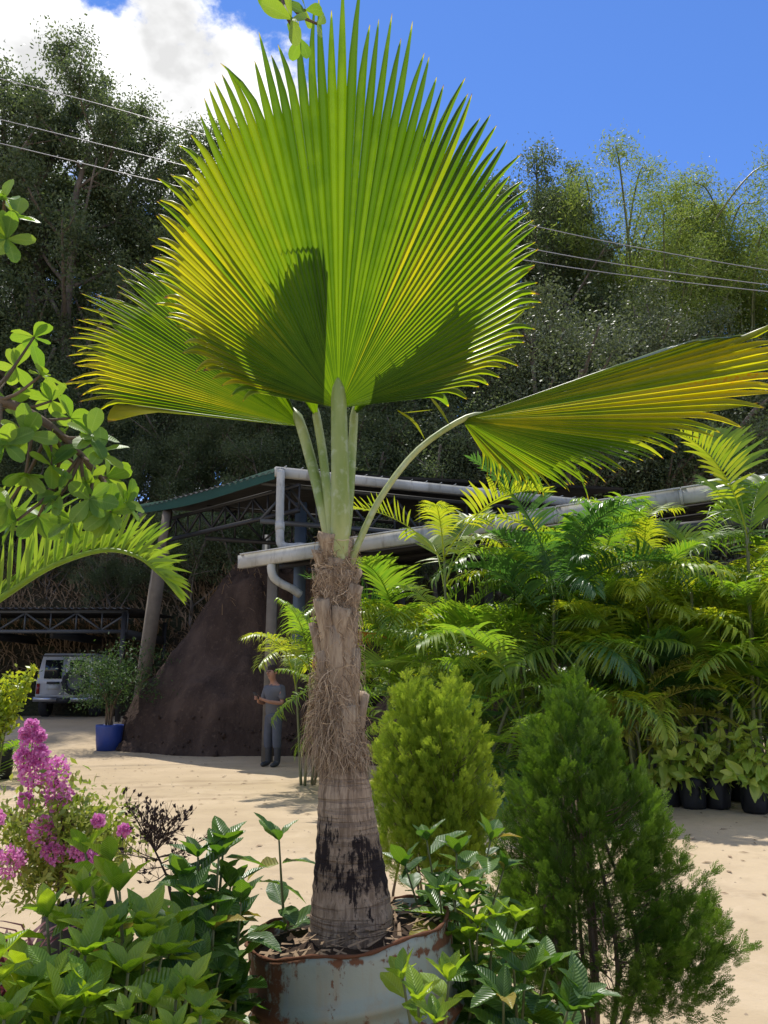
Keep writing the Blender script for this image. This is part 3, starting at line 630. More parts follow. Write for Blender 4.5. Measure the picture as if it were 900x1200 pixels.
prof = [(0, 0.62), (0, 1.05), (0.1, 1.78), (0.2, 1.86), (2.3, 1.87), (2.5, 1.8), (2.95, 1.16), (4.0, 1.08), (4.2, 1.0), (4.22, 0.55), (3.9, 0.5), (0.2, 0.5)]
ext(MB(), prof, -0.83, 0.83, tum).build('body', M['car_paint'], car, smooth=False)
def rear(name, x0, x1, z0, z1, dy, mat, par, th=0.02, sub=None):
    ys = lambda z: 0.0 if z < 1.05 else (z - 1.05) * 0.137
    v = [(x0, ys(z0) - dy, z0), (x1, ys(z0) - dy, z0), (x1, ys(z1) - dy, z1), (x0, ys(z1) - dy, z1)]; b = [(a, c + th, d) for a, c, d in v]
    return MB().add(v + b, [[0, 1, 2, 3], [4, 7, 6, 5], [0, 4, 5, 1], [1, 5, 6, 2], [2, 6, 7, 3], [3, 7, 4, 0]]).build(name, M[mat], par, smooth=False)
dl = rear('rear_door', -0.70, -0.03, 0.66, 1.74, 0.03, 'car_paint', car); dr = rear('rear_door', 0.0, 0.70, 0.66, 1.74, 0.03, 'car_paint', car)
rear('window', -0.62, -0.12, 1.12, 1.66, 0.05, 'glass', dl); rear('window', 0.08, 0.6, 1.12, 1.66, 0.05, 'glass', dr)
rear('number_plate', -0.52, -0.16, 0.8, 0.95, 0.06, 'plate', dl); rear('plate_lamp', -0.52, -0.16, 0.96, 1.03, 0.065, 'black_trim', dl); rear('handle', -0.12, -0.05, 0.98, 1.04, 0.06, 'black_trim', dl)
for s in (-1, 1):
    rear('tail_light', min(s * 0.72, s * 0.81), max(s * 0.72, s * 0.81), 0.68, 0.98, 0.03, 'red_lens', car)
    MB().box((s * 0.8, 1.0, 1.42), (0.03, 0.75, 0.42), roty(-s * 0.15)).build('side_window', M['glass'], car, smooth=False)
    MB().box((s * 0.8, 2.0, 1.42), (0.03, 0.75, 0.42), roty(-s * 0.15)).build('side_window', M['glass'], car, smooth=False)
    rear('bumper', min(s * 0.2, s * 0.85), max(s * 0.2, s * 0.85), 0.46, 0.6, 0.13, 'chrome', car, 0.12)
rear('tow_step', -0.19, 0.19, 0.44, 0.56, 0.11, 'black_trim', car, 0.1)
rear('roof_gutter', -0.76, 0.76, 1.76, 1.8, 0.02, 'black_trim', car)
def wheel(parent, c, r, w, axis):
    R = rotx(math.pi / 2) if axis == 'y' else roty(math.pi / 2)
    ty = MB().lathe([(r * 0.6, -w / 2), (r * 0.92, -w / 2), (r, -w * 0.3), (r, w * 0.3), (r * 0.92, w / 2), (r * 0.6, w / 2), (r * 0.6, -w / 2)], c, 28, rot=R).build('tyre', M['rubber'], parent)
    MB().lathe([(0.001, -w * 0.38), (r * 0.3, -w * 0.42), (r * 0.55, -w * 0.3), (r * 0.62, -w * 0.44), (r * 0.62, w * 0.44), (r * 0.5, w * 0.3), (0.001, w * 0.35)], c, 28, rot=R).build('rim', M['grey_steel'], ty)
wheel(car, (0.33, -0.16, 1.02), 0.38, 0.24, 'y')
for x in (-0.72, 0.72):
    for y in (0.75, 3.35): wheel(car, (x, y, 0.37), 0.37, 0.24, 'x')
MB().box((0, 2, 0.5), (1.2, 3.6, 0.2)).build('chassis', M['black_trim'], car, smooth=False)
car.location = (cx, 24.2, cz); car.rotation_euler = (0, 0, math.radians(6))

pt = PX(127, 875, 0.12); pt[2] = surf(pt[0], pt[1]) - 0.01
tag(MB().lathe([(0.02, 0), (0.25, 0), (0.275, 0.2), (0.28, 0.21), (0.285, 0.36), (0.3, 0.5), (0.3, 0.55), (0.28, 0.55), (0.27, 0.47), (0.02, 0.48)], pt, 28).build('blue_planter', M['blue_plastic'], origin=pt), 'round blue plastic drum planter beside the concrete post', 'planter')
r = np.random.default_rng(41); tr = thing('potted_tree', 'young feathery tree growing in the blue planter', 'tree', pt + Z3(0.45)); fo = MB(); cs = []
b = pt + Z3(0.42)
MB().lathe([(0.001, 0.09), (0.15, 0.06), (0.26, 0.0)], pt + Z3(0.43), 18).build('soil', M['soil'], tr)
for tx, ty in ((120, 812), (138, 795), (112, 790), (150, 785), (170, 775), (100, 770), (128, 765), (90, 780), (145, 765), (160, 795), (108, 805)):
    e = P(tx, ty, pt[1] + r.normal(0, 0.35)); p = smooth_path([b + r.normal(0, 0.05, 3) * [1, 1, 0], b * 0.5 + e * 0.5 + np.array([(b - e)[0] * 0.25, 0, 0.15]), e], 10)
    MB().tube(p, np.linspace(0.03, 0.008, 10), 5).build('stem', M['stem'], tr); cs += [p[6], p[7], p[8], p[9], p[9]]
leaf_cloud(fo, np.array(cs) + r.normal(0, 0.16, (len(cs), 3)), np.full(len(cs), 0.46), 95, 0.085, r, 0.35, 1.6, 0.36); fo.build('foliage', M['pot_tree_leaf'], tr)

# ------------------------------------------------------------------ pinnate palms
def frond_mesh(seed, L=1.8, n=34, ll=0.46, w=0.028, arch=1.0, vee=0.5, droop=0.5, stalk=0.3, mat='areca', name='frond', tone=0.5):
    r = np.random.default_rng(seed); s = np.linspace(0, 1, 24)
    ang = math.radians(82) - arch * s ** 1.4 * 1.35; dx = np.cumsum(np.cos(ang)) / 24 * L; dz = np.cumsum(np.sin(ang)) / 24 * L
    sway = 0.06 * L * s ** 2 * r.normal(); p = np.stack([dx, sway * np.ones(24) * s, dz], 1); p -= p[0]
    mb = MB(); mb.tube(p, np.linspace(0.013, 0.003, 24), 5, tone=0.75)
    tg = nrm(np.gradient(p, axis=0))
    for k in range(n):
        f = stalk + (1 - stalk) * (k + 0.3) / n; i = min(int(f * 23), 22); u = f * 23 - i; b = p[i] * (1 - u) + p[i + 1] * u; t = tg[i]
        q = (f - stalk) / (1 - stalk); env = min(1, 0.55 + q * 1.6) * (1 - 0.72 * max(0, q - 0.45) / 0.55)
        side0 = np.array([0, 1.0, 0]); upv = nrm(np.cross(side0, t)); upv = upv if upv[2] > 0 or t[2] > 0.9 else -upv
        if upv[2] < 0 and t[2] < 0.9: upv = -upv
        for sd in (-1, 1):
            l = ll * env * r.uniform(0.88, 1.1); fw = 0.45 + 0.55 * q + r.normal(0, 0.06)
            d = nrm(side0 * sd * (1 - 0.35 * q) + t * fw + upv * (vee + r.normal(0, 0.08))); wv = nrm(np.cross(d, upv + side0 * sd * 0.3)); N4 = 5
            g = np.linspace(0, 1, N4); pts = b + d * (g * l)[:, None] - Z3(1) * (droop * l * g ** 2 * r.uniform(0.6, 1.3))[:, None]
            wd = w * np.array([0.35, 0.95, 1.0, 0.7, 0.05]) * (0.75 + 0.25 * env); V = np.vstack([pts + wv * wd[:, None] / 2, pts - wv * wd[:, None] / 2]); j = np.arange(N4 - 1)
            mb.add(V, np.stack([j, j + 1, j + 1 + N4, j + N4], 1), tone=np.clip(tone + r.normal(0, 0.22) + 0.25 * np.tile(g, 2) - 0.1, 0, 1))
    me = mb.mesh(name); me.materials.append(M[mat]); return me
FR = {m: [frond_mesh(300 + 10 * i + k, r_.uniform(1.5, 2.1), 38, 0.52, 0.032, r_.uniform(0.7, 1.3), r_.uniform(0.3, 0.7), r_.uniform(0.3, 0.9), mat=m) for k in range(4)]
      for i, (m, r_) in enumerate((m, np.random.default_rng(i + 60)) for i, m in enumerate(('areca', 'areca_y', 'areca_b', 'areca_bronze')))}
FR['wide'] = [frond_mesh(390 + k, 2.2, 24, 0.6, 0.05, 0.7 + 0.2 * k, 0.5, 0.2, mat=m) for k, m in enumerate(('areca', 'areca_y'))]
FR['dead'] = [frond_mesh(395, 1.7, 34, 0.4, 0.026, 1.3, 0.1, 0.9, mat='areca_dead')]
def palm(label, px, d, ytop, spec, name='areca_palm', stems=4, spread=0.35, seed=0, tilt=(0.0, 0.75), scale=1.0, cane=True, low=0.5, group='areca palms in front of the lean-to shed', crown=0.55):
    """spec: list of (kind, count)"""
    r = np.random.default_rng(seed + 500); top = P(px, ytop, d); base = np.array([top[0], d, 0.0]); root = thing(name, label, 'palm', base, group)
    hs = []
    for k in range(stems):
        a = r.uniform(0, 6.3); b = base + np.array([math.cos(a), math.sin(a), 0]) * r.uniform(0, 0.2); h = max(0.3, (top[2] - 1.45 * scale) * r.uniform(crown, 1.0) if k else top[2] - 1.5 * scale)
        e = b + np.array([math.cos(a), math.sin(a), 0]) * spread * r.uniform(0.3, 1) + Z3(h)
        p = smooth_path([b - Z3(0.05), (b + e) / 2 + r.normal(0, 0.04, 3), e], 10); MB().tube(p, np.linspace(0.032, 0.022, 10) * scale, 7).build('cane', M['cane'], root); hs.append((e, a))
    k = 0
    for kind, cnt in spec:
        for q in range(cnt):
            e, a = hs[k % stems]; az = k * 2.399 + r.normal(0, 0.35); tl = r.uniform(*tilt); me = FR[kind][r.integers(len(FR[kind]))]
            R = rotz(az) @ roty(tl) @ rotz(r.normal(0, 0.25)); inst('frond', me, root, R, e - Z3(r.uniform(0, 0.25) + low * r.random() ** 3 * e[2]), scale * r.uniform(0.75, 1.35)); k += 1
    return root
palm('yellow green areca palm behind the shaggy palm trunk, beside the person', 360, 12.6, 682, [('areca_y', 9), ('areca', 8)], seed=1, stems=4, spread=0.2, scale=0.72, tilt=(0.0, 0.8), low=0.05)
pa = palm('areca palm with one orange dead frond beside the shaggy trunk', 462, 11.6, 655, [('areca', 13), ('areca_b', 5), ('areca_y', 4)], seed=2, stems=5, tilt=(0.1, 1.0))
inst('frond', FR['dead'][0], pa, rotz(math.radians(186)) @ roty(0.75), P(480, 765, 11.3), 0.95)['label'] = 'orange dead frond hanging down'
palm('tall slender palm with few pale green fronds against the white gutter', 528, 11.3, 548, [('areca_y', 3), ('wide', 4)], 'slender_palm', 1, 0.1, 3, (0.0, 0.7), 0.78)
palm('low bushy areca palm with arching fronds behind the yellow green cypress', 560, 10.6, 690, [('areca', 17), ('areca_b', 4)], seed=4, stems=6, spread=0.5, tilt=(0.2, 1.15))
palm('dark blue green palm with a thin straight pale cane', 632, 11.0, 560, [('areca_b', 17), ('areca', 5)], seed=5, stems=2, spread=0.2, tilt=(0.0, 0.8), scale=0.95)
palm('dense yellow green areca palm crown next to the blue green palm', 700, 11.3, 562, [('areca_y', 19), ('areca', 8)], seed=6, stems=6, spread=0.6, tilt=(0.1, 1.0))
palm('yellow green areca palm between two taller palms before the shed beam', 775, 11.4, 562, [('areca_y', 17), ('areca', 12)], seed=7, stems=6, spread=0.6, tilt=(0.1, 1.0))
palm('broad leaved palm with a big frond reaching above the shed edge', 842, 10.8, 505, [('wide', 5), ('areca', 7)], 'broad_palm', 2, 0.25, 8, (-0.05, 0.85), 0.95)
palm('green areca palm beside the broad leaved palm', 888, 11.2, 575, [('areca', 17), ('areca_y', 8), ('areca_b', 2)], seed=9, stems=6, spread=0.6, tilt=(0.1, 1.1))
palm('low bronze yellow areca palm behind the variegated shrubs', 742, 10.5, 715, [('areca_bronze', 14), ('areca_y', 4)], seed=10, stems=3, spread=0.3, tilt=(0.1, 1.0), scale=0.75)
palm('dark low areca palm in the shade behind the variegated shrubs', 815, 10.9, 690, [('areca_b', 9), ('areca', 6)], seed=11, stems=5, spread=0.5, tilt=(0.2, 1.2))
palm('dark green areca palm in the gap beside the pale cane', 668, 11.8, 680, [('areca_b', 7), ('areca', 8)], seed=12, stems=5, spread=0.5, tilt=(0.2, 1.2))
palm('small green areca palm low beside the cypress with twin tips', 600, 10.1, 775, [('areca', 12), ('areca_b', 4)], seed=13, stems=4, spread=0.3, tilt=(0.3, 1.2), scale=0.75)
palm('yellow green areca palm hiding the gutter between cane and dense crown', 665, 11.2, 575, [('areca_y', 10), ('areca', 8)], seed=16, stems=5, spread=0.5, tilt=(0.0, 1.0))
palm('green areca palm hiding the gutter behind the bronze palm', 738, 11.1, 580, [('areca', 12), ('areca_y', 7)], seed=17, stems=5, spread=0.5, tilt=(0.0, 1.0))
palm('tall yellow green areca palm at the back of the palm wall by the bronze palm', 718, 12.1, 548, [('areca_y', 14), ('areca', 12)], seed=18, stems=6, spread=0.7, tilt=(-0.1, 0.9), scale=1.05, low=0.7)
palm('tall bright areca palm at the back of the wall beside the broad leaved palm', 805, 12.0, 545, [('areca_y', 15), ('areca', 10)], seed=19, stems=6, spread=0.7, tilt=(-0.1, 0.9), scale=1.05, low=0.7)
palm('green areca palm at the back of the wall behind the blue green palm', 610, 12.0, 590, [('areca', 15), ('areca_b', 4)], seed=20, stems=5, spread=0.6, tilt=(-0.1, 0.9), low=0.7)
palm('bright areca palm at the back between shaggy trunk and slender palm', 505, 12.2, 640, [('areca', 16), ('areca_y', 10)], seed=21, stems=5, spread=0.6, tilt=(-0.1, 1.0), low=0.7)
palm('tall areca palm at the end of the palm wall under the shed edge', 880, 12.1, 548, [('areca', 14), ('areca_y', 10)], seed=22, stems=6, spread=0.7, tilt=(-0.1, 0.9), low=0.7)
palm('areca palm with arching fronds beyond the last nursery bag', 945, 10.9, 600, [('areca', 14), ('areca_y', 12)], seed=14, stems=5, spread=0.6, tilt=(0.1, 1.1))
palm('small palm in a black bag at the yard edge beside pink flowers', 0, 13.5, 828, [('areca', 12)], 'small_palm', 3, 0.15, 15, (0.4, 1.35), 0.62, group='palms by the pink shrub')

# ------------------------------------------------------------------ leaves used one by one
def leaf_mesh(name, mat, L, Wd, shape, fold=0.25, curl=0.25, wave=0.0, seed=0, rows=8):
    """single leaf along +y, upper face +z"""
    r = np.random.default_rng(seed); v = np.linspace(0, 1, rows); cols = np.array([-1, -0.5, 0, 0.5, 1.0]); V, U = [], []
    for j, t in enumerate(v):
        w = Wd / 2 * shape(t)
        for c in cols:
            V.append([c * w, L * (t - 0.06 * curl * t * t), fold * abs(c) * w - curl * L * t * t * 0.55 + wave * w * abs(c) * math.sin(t * 15 + c * 2 + seed)]); U.append([0.5 + c * 0.5 * min(1, shape(t) + 0.01), t])
    i, j = np.meshgrid(np.arange(rows - 1), np.arange(4), indexing='ij'); a = i * 5 + j
    mb = MB(); mb.add(V, np.stack([a, a + 1, a + 6, a + 5], -1).reshape(-1, 4), uv=U); me = mb.mesh(name); me.materials.append(M[mat]); return me
ell = lambda t: max(0.03, math.sin(math.pi * min(1, t ** 0.85 * 0.985 + 0.012)) ** 0.8)
obo = lambda t: max(0.05, math.sin(math.pi * min(1, (t ** 1.5) * 0.93 + 0.01)) ** 0.62)
ova = lambda t: max(0.02, math.sin(math.pi * min(1, t ** 0.7 * 0.99 + 0.005)) ** 0.9)
LM = {'old': [leaf_mesh('leaf', 'gard_old', 1, 0.5, ell, 0.3, c, 0.12, k) for k, c in enumerate((0.1, 0.3, 0.5, 0.25))],
      'young': [leaf_mesh('leaf', 'gard_young', 1, 0.46, ell, 0.4, c, 0.12, k + 7) for k, c in enumerate((0.05, 0.25, 0.4))],
      'obov': [leaf_mesh('leaf', 'obov', 1, 0.55, obo, 0.2, c, 0.05, k + 17) for k, c in enumerate((0.05, 0.2, 0.35))],
      'var': [leaf_mesh('leaf', 'varieg', 1, 0.5, ova, 0.3, c, 0.08, k + 27, 6) for k, c in enumerate((0.2, 0.45, 0.7))]}
M['gard_yellow'] = leafmat('ageing_shrub_leaf', (0.2, 0.2, 0.03), (0.3, 0.22, 0.05), (0.42, 0.4, 0.03), (0.5, 0.36, 0.05), 0.3, 0.4, 0.4, 'rand', 0.3)
LM['old'] = LM['old'] * 5 + [leaf_mesh('leaf', 'gard_yellow', 1, 0.45, ell, 0.4, 0.7, 0.2, 99)]
def leaves_on(root, path, r, kind, tipkind, size, t0=0.3, step=0.055, tipn=5, droop=0.0, spin=0.0, jit=0.25):
    L = np.linalg.norm(np.diff(path, axis=0), axis=1); s = np.concatenate([[0], np.cumsum(L)]); tot = s[-1]; k = 0; x = tot * t0
    at = lambda q: np.array([np.interp(q, s, path[:, i]) for i in range(3)])
    while x < tot - step * 0.6:
        p = at(x); t = nrm(at(min(tot, x + 0.02)) - at(max(0, x - 0.02))); a = nrm(np.cross(t, [0.3, 0.2, 0.9])); b = np.cross(t, a); th = k * math.pi / 2 + spin + r.normal(0, jit)
        for sg in (0, math.pi):
            o = a * math.cos(th + sg) + b * math.sin(th + sg); d = nrm(o + t * r.uniform(0.1, 0.8) - Z3(droop * r.uniform(0.2, 2.0)) + r.normal(0, 0.2, 3))
            q = (x / tot); me = LM[kind][r.integers(len(LM[kind]))] if not (tipkind != kind and q > 0.86) else LM[tipkind][r.integers(len(LM[tipkind]))]
            inst('leaf', me, root, frames(d, t + r.normal(0, 0.25, 3) + Z3(0.4)), p + d * 0.008, size * r.uniform(0.7, 1.4))
        x += step * r.uniform(0.8, 1.25); k += 1
    p = path[-1]; t = nrm(path[-1] - path[-2]); a = nrm(np.cross(t, [0.3, 0.2, 0.9])); b = np.cross(t, a)
    for q in range(tipn):
        th = q * 2.4 + r.normal(0, 0.2); o = a * math.cos(th) + b * math.sin(th); d = nrm(o * r.uniform(0.45, 1.1) + t * 0.8)
        inst('leaf', LM[tipkind][r.integers(len(LM[tipkind]))], root, frames(d, t - o * 0.2), p, size * r.uniform(0.6, 1.0) * (1.0 if tipkind == kind else 0.9))
def shrub(name, label, base, tips, seed, kind='old', tipkind='young', size=0.105, t0=0.35, step=0.055, tipn=5, cat='shrub', group=None, stem='green_stem', rad=0.006, droop=0.15, bow=0.3, dense=0):
    r = np.random.default_rng(seed); base = np.asarray(base, float); root = thing(name, label, cat, base, group)
    if dense: tips = list(tips) + [(x + r.uniform(-26, 26), y + r.uniform(12, 55), d + r.normal(0, 0.1)) for x, y, d in tips for _ in range(dense)]
    for (px, py, d) in tips:
        e = P(px, py, d); b = base + r.normal(0, 0.03, 3) * [1, 1, 0]; m = b * 0.42 + e * 0.58 + np.array([(b - e)[0] * bow, 0, 0.0]) + r.normal(0, 0.02, 3); m2 = b * 0.2 + e * 0.8 + np.array([(b - e)[0] * bow * 0.6, 0, 0])
        p = smooth_path([b, m, m2, e], 14); MB().tube(p, np.linspace(rad * 1.4, rad * 0.5, 14), 6).build('stem', M[stem], root)
        leaves_on(root, p, r, kind, tipkind, size, t0, step, tipn, droop)
    return root
gp = 'glossy leaved shrubs in the foreground'
def foot(px, d): return np.array([P(px, 1150, d)[0], d, 0.0])
shrub('leafy_shrub', 'glossy shrub with fresh light green shoots below the pink flowers', foot(85, 2.0), [(55, 1075, 1.95), (95, 1050, 2.1), (100, 1120, 1.8), (25, 1135, 1.85), (125, 1100, 1.9), (60, 1150, 1.75)], 601, dense=1, size=0.114, t0=0.55)
shrub('leafy_shrub', 'glossy shrub with bright upright shoot tips nearest the dry brown plant', foot(165, 2.0), [(140, 1045, 2.05), (168, 1090, 1.95), (190, 1120, 1.9), (150, 1140, 1.8), (205, 1085, 2.05), (100, 1000, 2.3), (130, 1010, 2.2)], 602, dense=1, size=0.119, t0=0.55)
shrub('leafy_shrub', 'dark green leafy shrub beside the rusty drum, in front of dry brown plant', foot(245, 2.35), [(232, 1005, 2.35), (262, 990, 2.4), (270, 1040, 2.4), (225, 1050, 2.25), (272, 1085, 2.4), (250, 1090, 2.2), (235, 1130, 2.1), (258, 1140, 2.15)], 603, dense=1, tipkind='old', size=0.114, t0=0.5)
shrub('leafy_shrub', 'low bright green shrub shoots at the front edge of the bed', foot(215, 1.75), [(220, 1160, 1.75), (235, 1190, 1.7), (180, 1180, 1.7), (150, 1195, 1.65)], 604, dense=1, size=0.090, t0=0.7)
shrub('leafy_shrub', 'glossy light leaved shrub filling the corner beside purple blades', foot(20, 1.7), [(30, 1165, 1.7), (-5, 1130, 1.75), (70, 1185, 1.65), (5, 1195, 1.6), (100, 1180, 1.7)], 605, dense=1, size=0.104, t0=0.62)
shrub('leafy_shrub', 'dark glossy shrub between the rusty drum and the cypresses', foot(535, 2.75), [(500, 985, 2.8), (535, 1000, 2.8), (475, 1015, 2.75), (545, 1040, 2.65), (515, 1045, 2.6), (575, 985, 2.85), (590, 1020, 2.8)], 606, tipkind='old', size=0.114, t0=0.55)
shrub('leafy_shrub', 'glossy shrub with yellow green rosettes leaning over the drum rim', foot(575, 2.5), [(530, 1050, 2.6), (548, 1065, 2.55), (560, 1085, 2.5), (580, 1075, 2.5), (605, 1080, 2.5), (550, 1100, 2.5)], 607, size=0.099, t0=0.6, step=0.06)
shrub('leafy_shrub', 'broad leaved shrub stems below the dark cypress', foot(612, 2.4), [(600, 1115, 2.4), (615, 1145, 2.35), (640, 1135, 2.45), (590, 1170, 2.3), (665, 1185, 2.2), (680, 1170, 2.25)], 608, tipkind='old', size=0.119, t0=0.62, step=0.07)
shrub('leafy_shrub', 'bright young shoots with veined leaves in front of the rusty drum', foot(500, 1.95), [(472, 1148, 2.0), (490, 1175, 1.9), (526, 1150, 1.98), (510, 1200, 1.85)], 609, kind='young', size=0.084, t0=0.95, tipn=6)
r = np.random.default_rng(77)
shrub('sapling', 'thin sapling with sparse dark drooping leaves behind the drum rim', foot(318, 2.75), [(327, 985, 2.75)], 610, tipkind='old', size=0.125, t0=0.52, step=0.075, tipn=4, droop=0.35, cat='sapling')

# dark blades in the lower left corner
mb_root = thing('purple_plant', 'purple red strap leaved plant low beside the pink flower shrub', 'plant', foot(15, 3.0))
r = np.random.default_rng(88)
for k in range(46):
    b = P(r.uniform(-10, 60), 1150, 3.0) * [1, 1, 0] + [0, r.normal(0, 0.06), 0.30]; a = r.uniform(0, 6.3); L = r.uniform(0.25, 0.5); o = np.array([math.cos(a), math.sin(a), 0]) * L * 0.5
    p = smooth_path([b, b + o * 0.4 + Z3(L * 0.7), b + o + Z3(L * 0.8)], 6); wv = nrm(np.cross(o, [0, 0, 1])) * 0.012; ww = np.array([0.6, 1, 1, 0.8, 0.5, 0.02])[:, None]; j = np.arange(5)
    MB().add(np.vstack([p + wv * ww, p - wv * ww]), np.stack([j, j + 1, j + 7, j + 6], 1), tone=r.random()).build('blade', M['purple'], mb_root)
MB().tube([foot(15, 3.0), foot(15, 3.0) + Z3(0.34)], [0.1, 0.05], 8).build('base', M['soil'], mb_root)

# ------------------------------------------------------------------ rusty drum and the fan palm
PD = 2.62
drum_c = P(408, 1086, PD); TILT = math.radians(7.5); RT = roty(-TILT) @ rotx(math.radians(-1.5)); DR, DH = 0.305, 0.86
t = NT('drum_paint'); ob = t.coord(); sep = t.new('SeparateXYZ'); t.link(ob, sep.inputs[0])
n1 = t.noise(5, 7, 0.65); n2 = t.noise(26, 6, 0.7); st = t.noise(9, 5, 0.65, stretch=(3.0, 3.0, 0.22)); n3 = t.noise(2.2, 3)
paint = t.mix(t.ramp(n3, 0.35, 0.65), (0.185, 0.24, 0.2), (0.32, 0.345, 0.275)); paint = t.mix(t.ramp(t.noise(4, 4, 0.6, stretch=(1, 1, 0.4)), 0.56, 0.68, 0, 0.5), paint, (0.16, 0.27, 0.4))
paint = t.mix(t.ramp(st, 0.45, 0.7, 0, 0.5), paint, (0.3, 0.25, 0.16))
rustc = t.mix(n2, (0.07, 0.03, 0.018), (0.24, 0.1, 0.04))
leftm = t.ramp(t.math('ADD', sep.outputs[0], t.math('MULTIPLY', n1, 0.10)), -0.22, -0.02, 0.11, 0.0)
ribm = t.math('MAXIMUM', t.ramp(t.math('ABSOLUTE', t.math('ADD', sep.outputs[2], 0.175)), 0.0, 0.06, 0.1, 0), t.ramp(t.math('ABSOLUTE', t.math('ADD', sep.outputs[2], 0.004)), 0.0, 0.02, 0.1, 0))
rm = t.math('ADD', t.math('ADD', t.math('MULTIPLY', n1, 0.5), t.math('MULTIPLY', n2, 0.35)), t.math('ADD', t.math('MULTIPLY', st, 0.25), t.math('ADD', leftm, ribm)))
chip = t.ramp(t.noise(22, 6, 0.75, stretch=(1, 1, 0.45)), 0.60, 0.66); mask = t.math('MAXIMUM', t.ramp(rm, 0.585, 0.645), t.math('MULTIPLY', chip, 0.9))
col = t.mix(mask, paint, rustc)
M['drum'] = t.done(t.bsdf(col, t.ramp(mask, 0, 1, 0.42, 0.9), 0.4, normal=t.bump(t.math('SUBTRACT', n2, t.math('MULTIPLY', mask, 1.2)), 0.35, 0.006)))
def dent(V, a):
    V = V.copy(); k = 1 + 0.010 * np.sin(a * 3 + 1)[None] + 0.012 * np.sin(a * 5 + V[:, :1, 2] * 6)
    V[..., 0] *= k; V[..., 1] *= k; V[..., 2] += 0.006 * np.sin(a * 7 + 2)[None] * (V[..., 2] > -0.03); return V
rib = lambda z: [(DR, z - 0.035), (DR + 0.004, z - 0.022), (DR + 0.018, z - 0.010), (DR + 0.022, z), (DR + 0.018, z + 0.010), (DR + 0.004, z + 0.022), (DR, z + 0.035)]
prof = [(DR - 0.02, -DH), (DR, -DH + 0.01)] + rib(-0.62) + [(DR, -0.5), (DR, -0.42)] + rib(-0.215) + rib(-0.135) + [(DR, -0.06), (DR, -0.02), (DR - 0.001, 0.0), (DR - 0.006, 0.001), (DR - 0.006, -0.06), (DR - 0.01, -0.2)]
drum = thing('drum_planter', 'tilted pale blue steel drum, rust stained, holding the fan palm', 'drum', drum_c - RT @ Z3(DH))
o = MB().lathe(prof, drum_c, 96, rot=RT, wob=dent).build('body', M['drum'], None, origin=drum_c); o.parent = drum; o.location = tuple(drum_c - W[drum.name])
mb = MB(); aa = np.linspace(0, 2 * np.pi, 96)
ring = np.stack([(DR - 0.002) * np.cos(aa), (DR - 0.002) * np.sin(aa), 0.004 + 0.006 * np.sin(aa * 7 + 2)], 1) @ RT.T + drum_c
t = NT('rust'); n = t.noise(30, 5); M['rust'] = t.done(t.bsdf(t.mix(n, (0.07, 0.03, 0.018), (0.2, 0.085, 0.04)), 0.9, 0.2, normal=t.bump(n, 0.5, 0.01)))
mb.tube(ring, 0.005 + 0.0015 * np.sin(aa * 23), 6).build('rim', M['rust'], drum)
mb = MB(); rr = np.linspace(0, 1, 14); an = np.linspace(0, 2 * np.pi, 60, endpoint=False); A_, R_ = np.meshgrid(an, rr)
Zs = -0.035 + 0.02 * vnoise(R_ * np.cos(A_) * 6, R_ * np.sin(A_) * 6, 4) + 0.03 * (1 - R_)
V = np.stack([R_ * (DR - 0.012) * np.cos(A_), R_ * (DR - 0.012) * np.sin(A_), Zs], -1).reshape(-1, 3) @ RT.T + drum_c; i, j = np.meshgrid(np.arange(13), np.arange(60), indexing='ij'); j2 = (j + 1) % 60
mb.add(V, np.stack([i * 60 + j, i * 60 + j2, (i + 1) * 60 + j2, (i + 1) * 60 + j], -1).reshape(-1, 4)); mb.build('soil', M['soil'], drum)
mb = MB(); r = np.random.default_rng(19)
for k in range(150):
    a, q = r.uniform(0, 6.3), DR * 0.93 * math.sqrt(r.random()); b = np.array([q * math.cos(a), q * math.sin(a), -0.005 + 0.03 * (1 - q / DR)]); d = nrm(r.normal(0, 1, 3) * [1, 1, 0.12]) * r.uniform(0.01, 0.045); wv = nrm(np.cross(d, [0, 0, 1])) * r.uniform(0.002, 0.008)
    mb.add(np.array([b - d - wv, b + d - wv * 0.6, b + d + wv * 0.6 + Z3(0.004), b - d + wv]) @ RT.T + drum_c, [[0, 1, 2, 3]], tone=r.random())
mb.build('leaf_litter', M['straw'], drum, smooth=False, kind='stuff')

palm_base = P(412, 1098, PD)
fan = thing('fan_palm', 'tall fan palm with huge pleated round leaf and shaggy fibrous trunk', 'palm', palm_base)
tp = smooth_path([P(413, 1112, PD), P(411, 1050, PD), P(408, 990, PD), P(404, 930, PD), P(399, 860, PD), P(397, 780, PD), P(394, 700, PD), P(394, 665, PD), P(395, 630, PD)], 90)
pxm = lambda p: (p[1] * math.cos(PITCH) + (p[2] - CAMZ) * math.sin(PITCH)) / F     # metres in one pixel at p
keyy = [0, .12, .28, .40, .44, .55, .72, .86, .92, 1.0]; keyr = [53, 46, 36, 30, 25, 19, 16.5, 15.5, 14.5, 12]
trad = np.array([np.interp(k, keyy, keyr) for k in np.linspace(0, 1, 90)]) * np.array([pxm(p) for p in tp])
lo = 40
t = NT('palm_trunk_bark'); sep = t.new('SeparateXYZ'); t.link(t.coord(), sep.inputs[0])
fis = t.noise(60, 5, 0.7, stretch=(1, 1, 0.10)); ring_ = t.noise(10, 3, 0.5, stretch=(0.3, 0.3, 8.0)); pt_ = t.noise(6, 8, 0.72); n4 = t.noise(3, 4)
base_ = t.mix(t.ramp(fis, 0.3, 0.7), (0.17, 0.118, 0.078), (0.48, 0.36, 0.25)); base_ = t.mix(t.ramp(ring_, 0.52, 0.7, 0, 0.6), base_, (0.15, 0.11, 0.085))
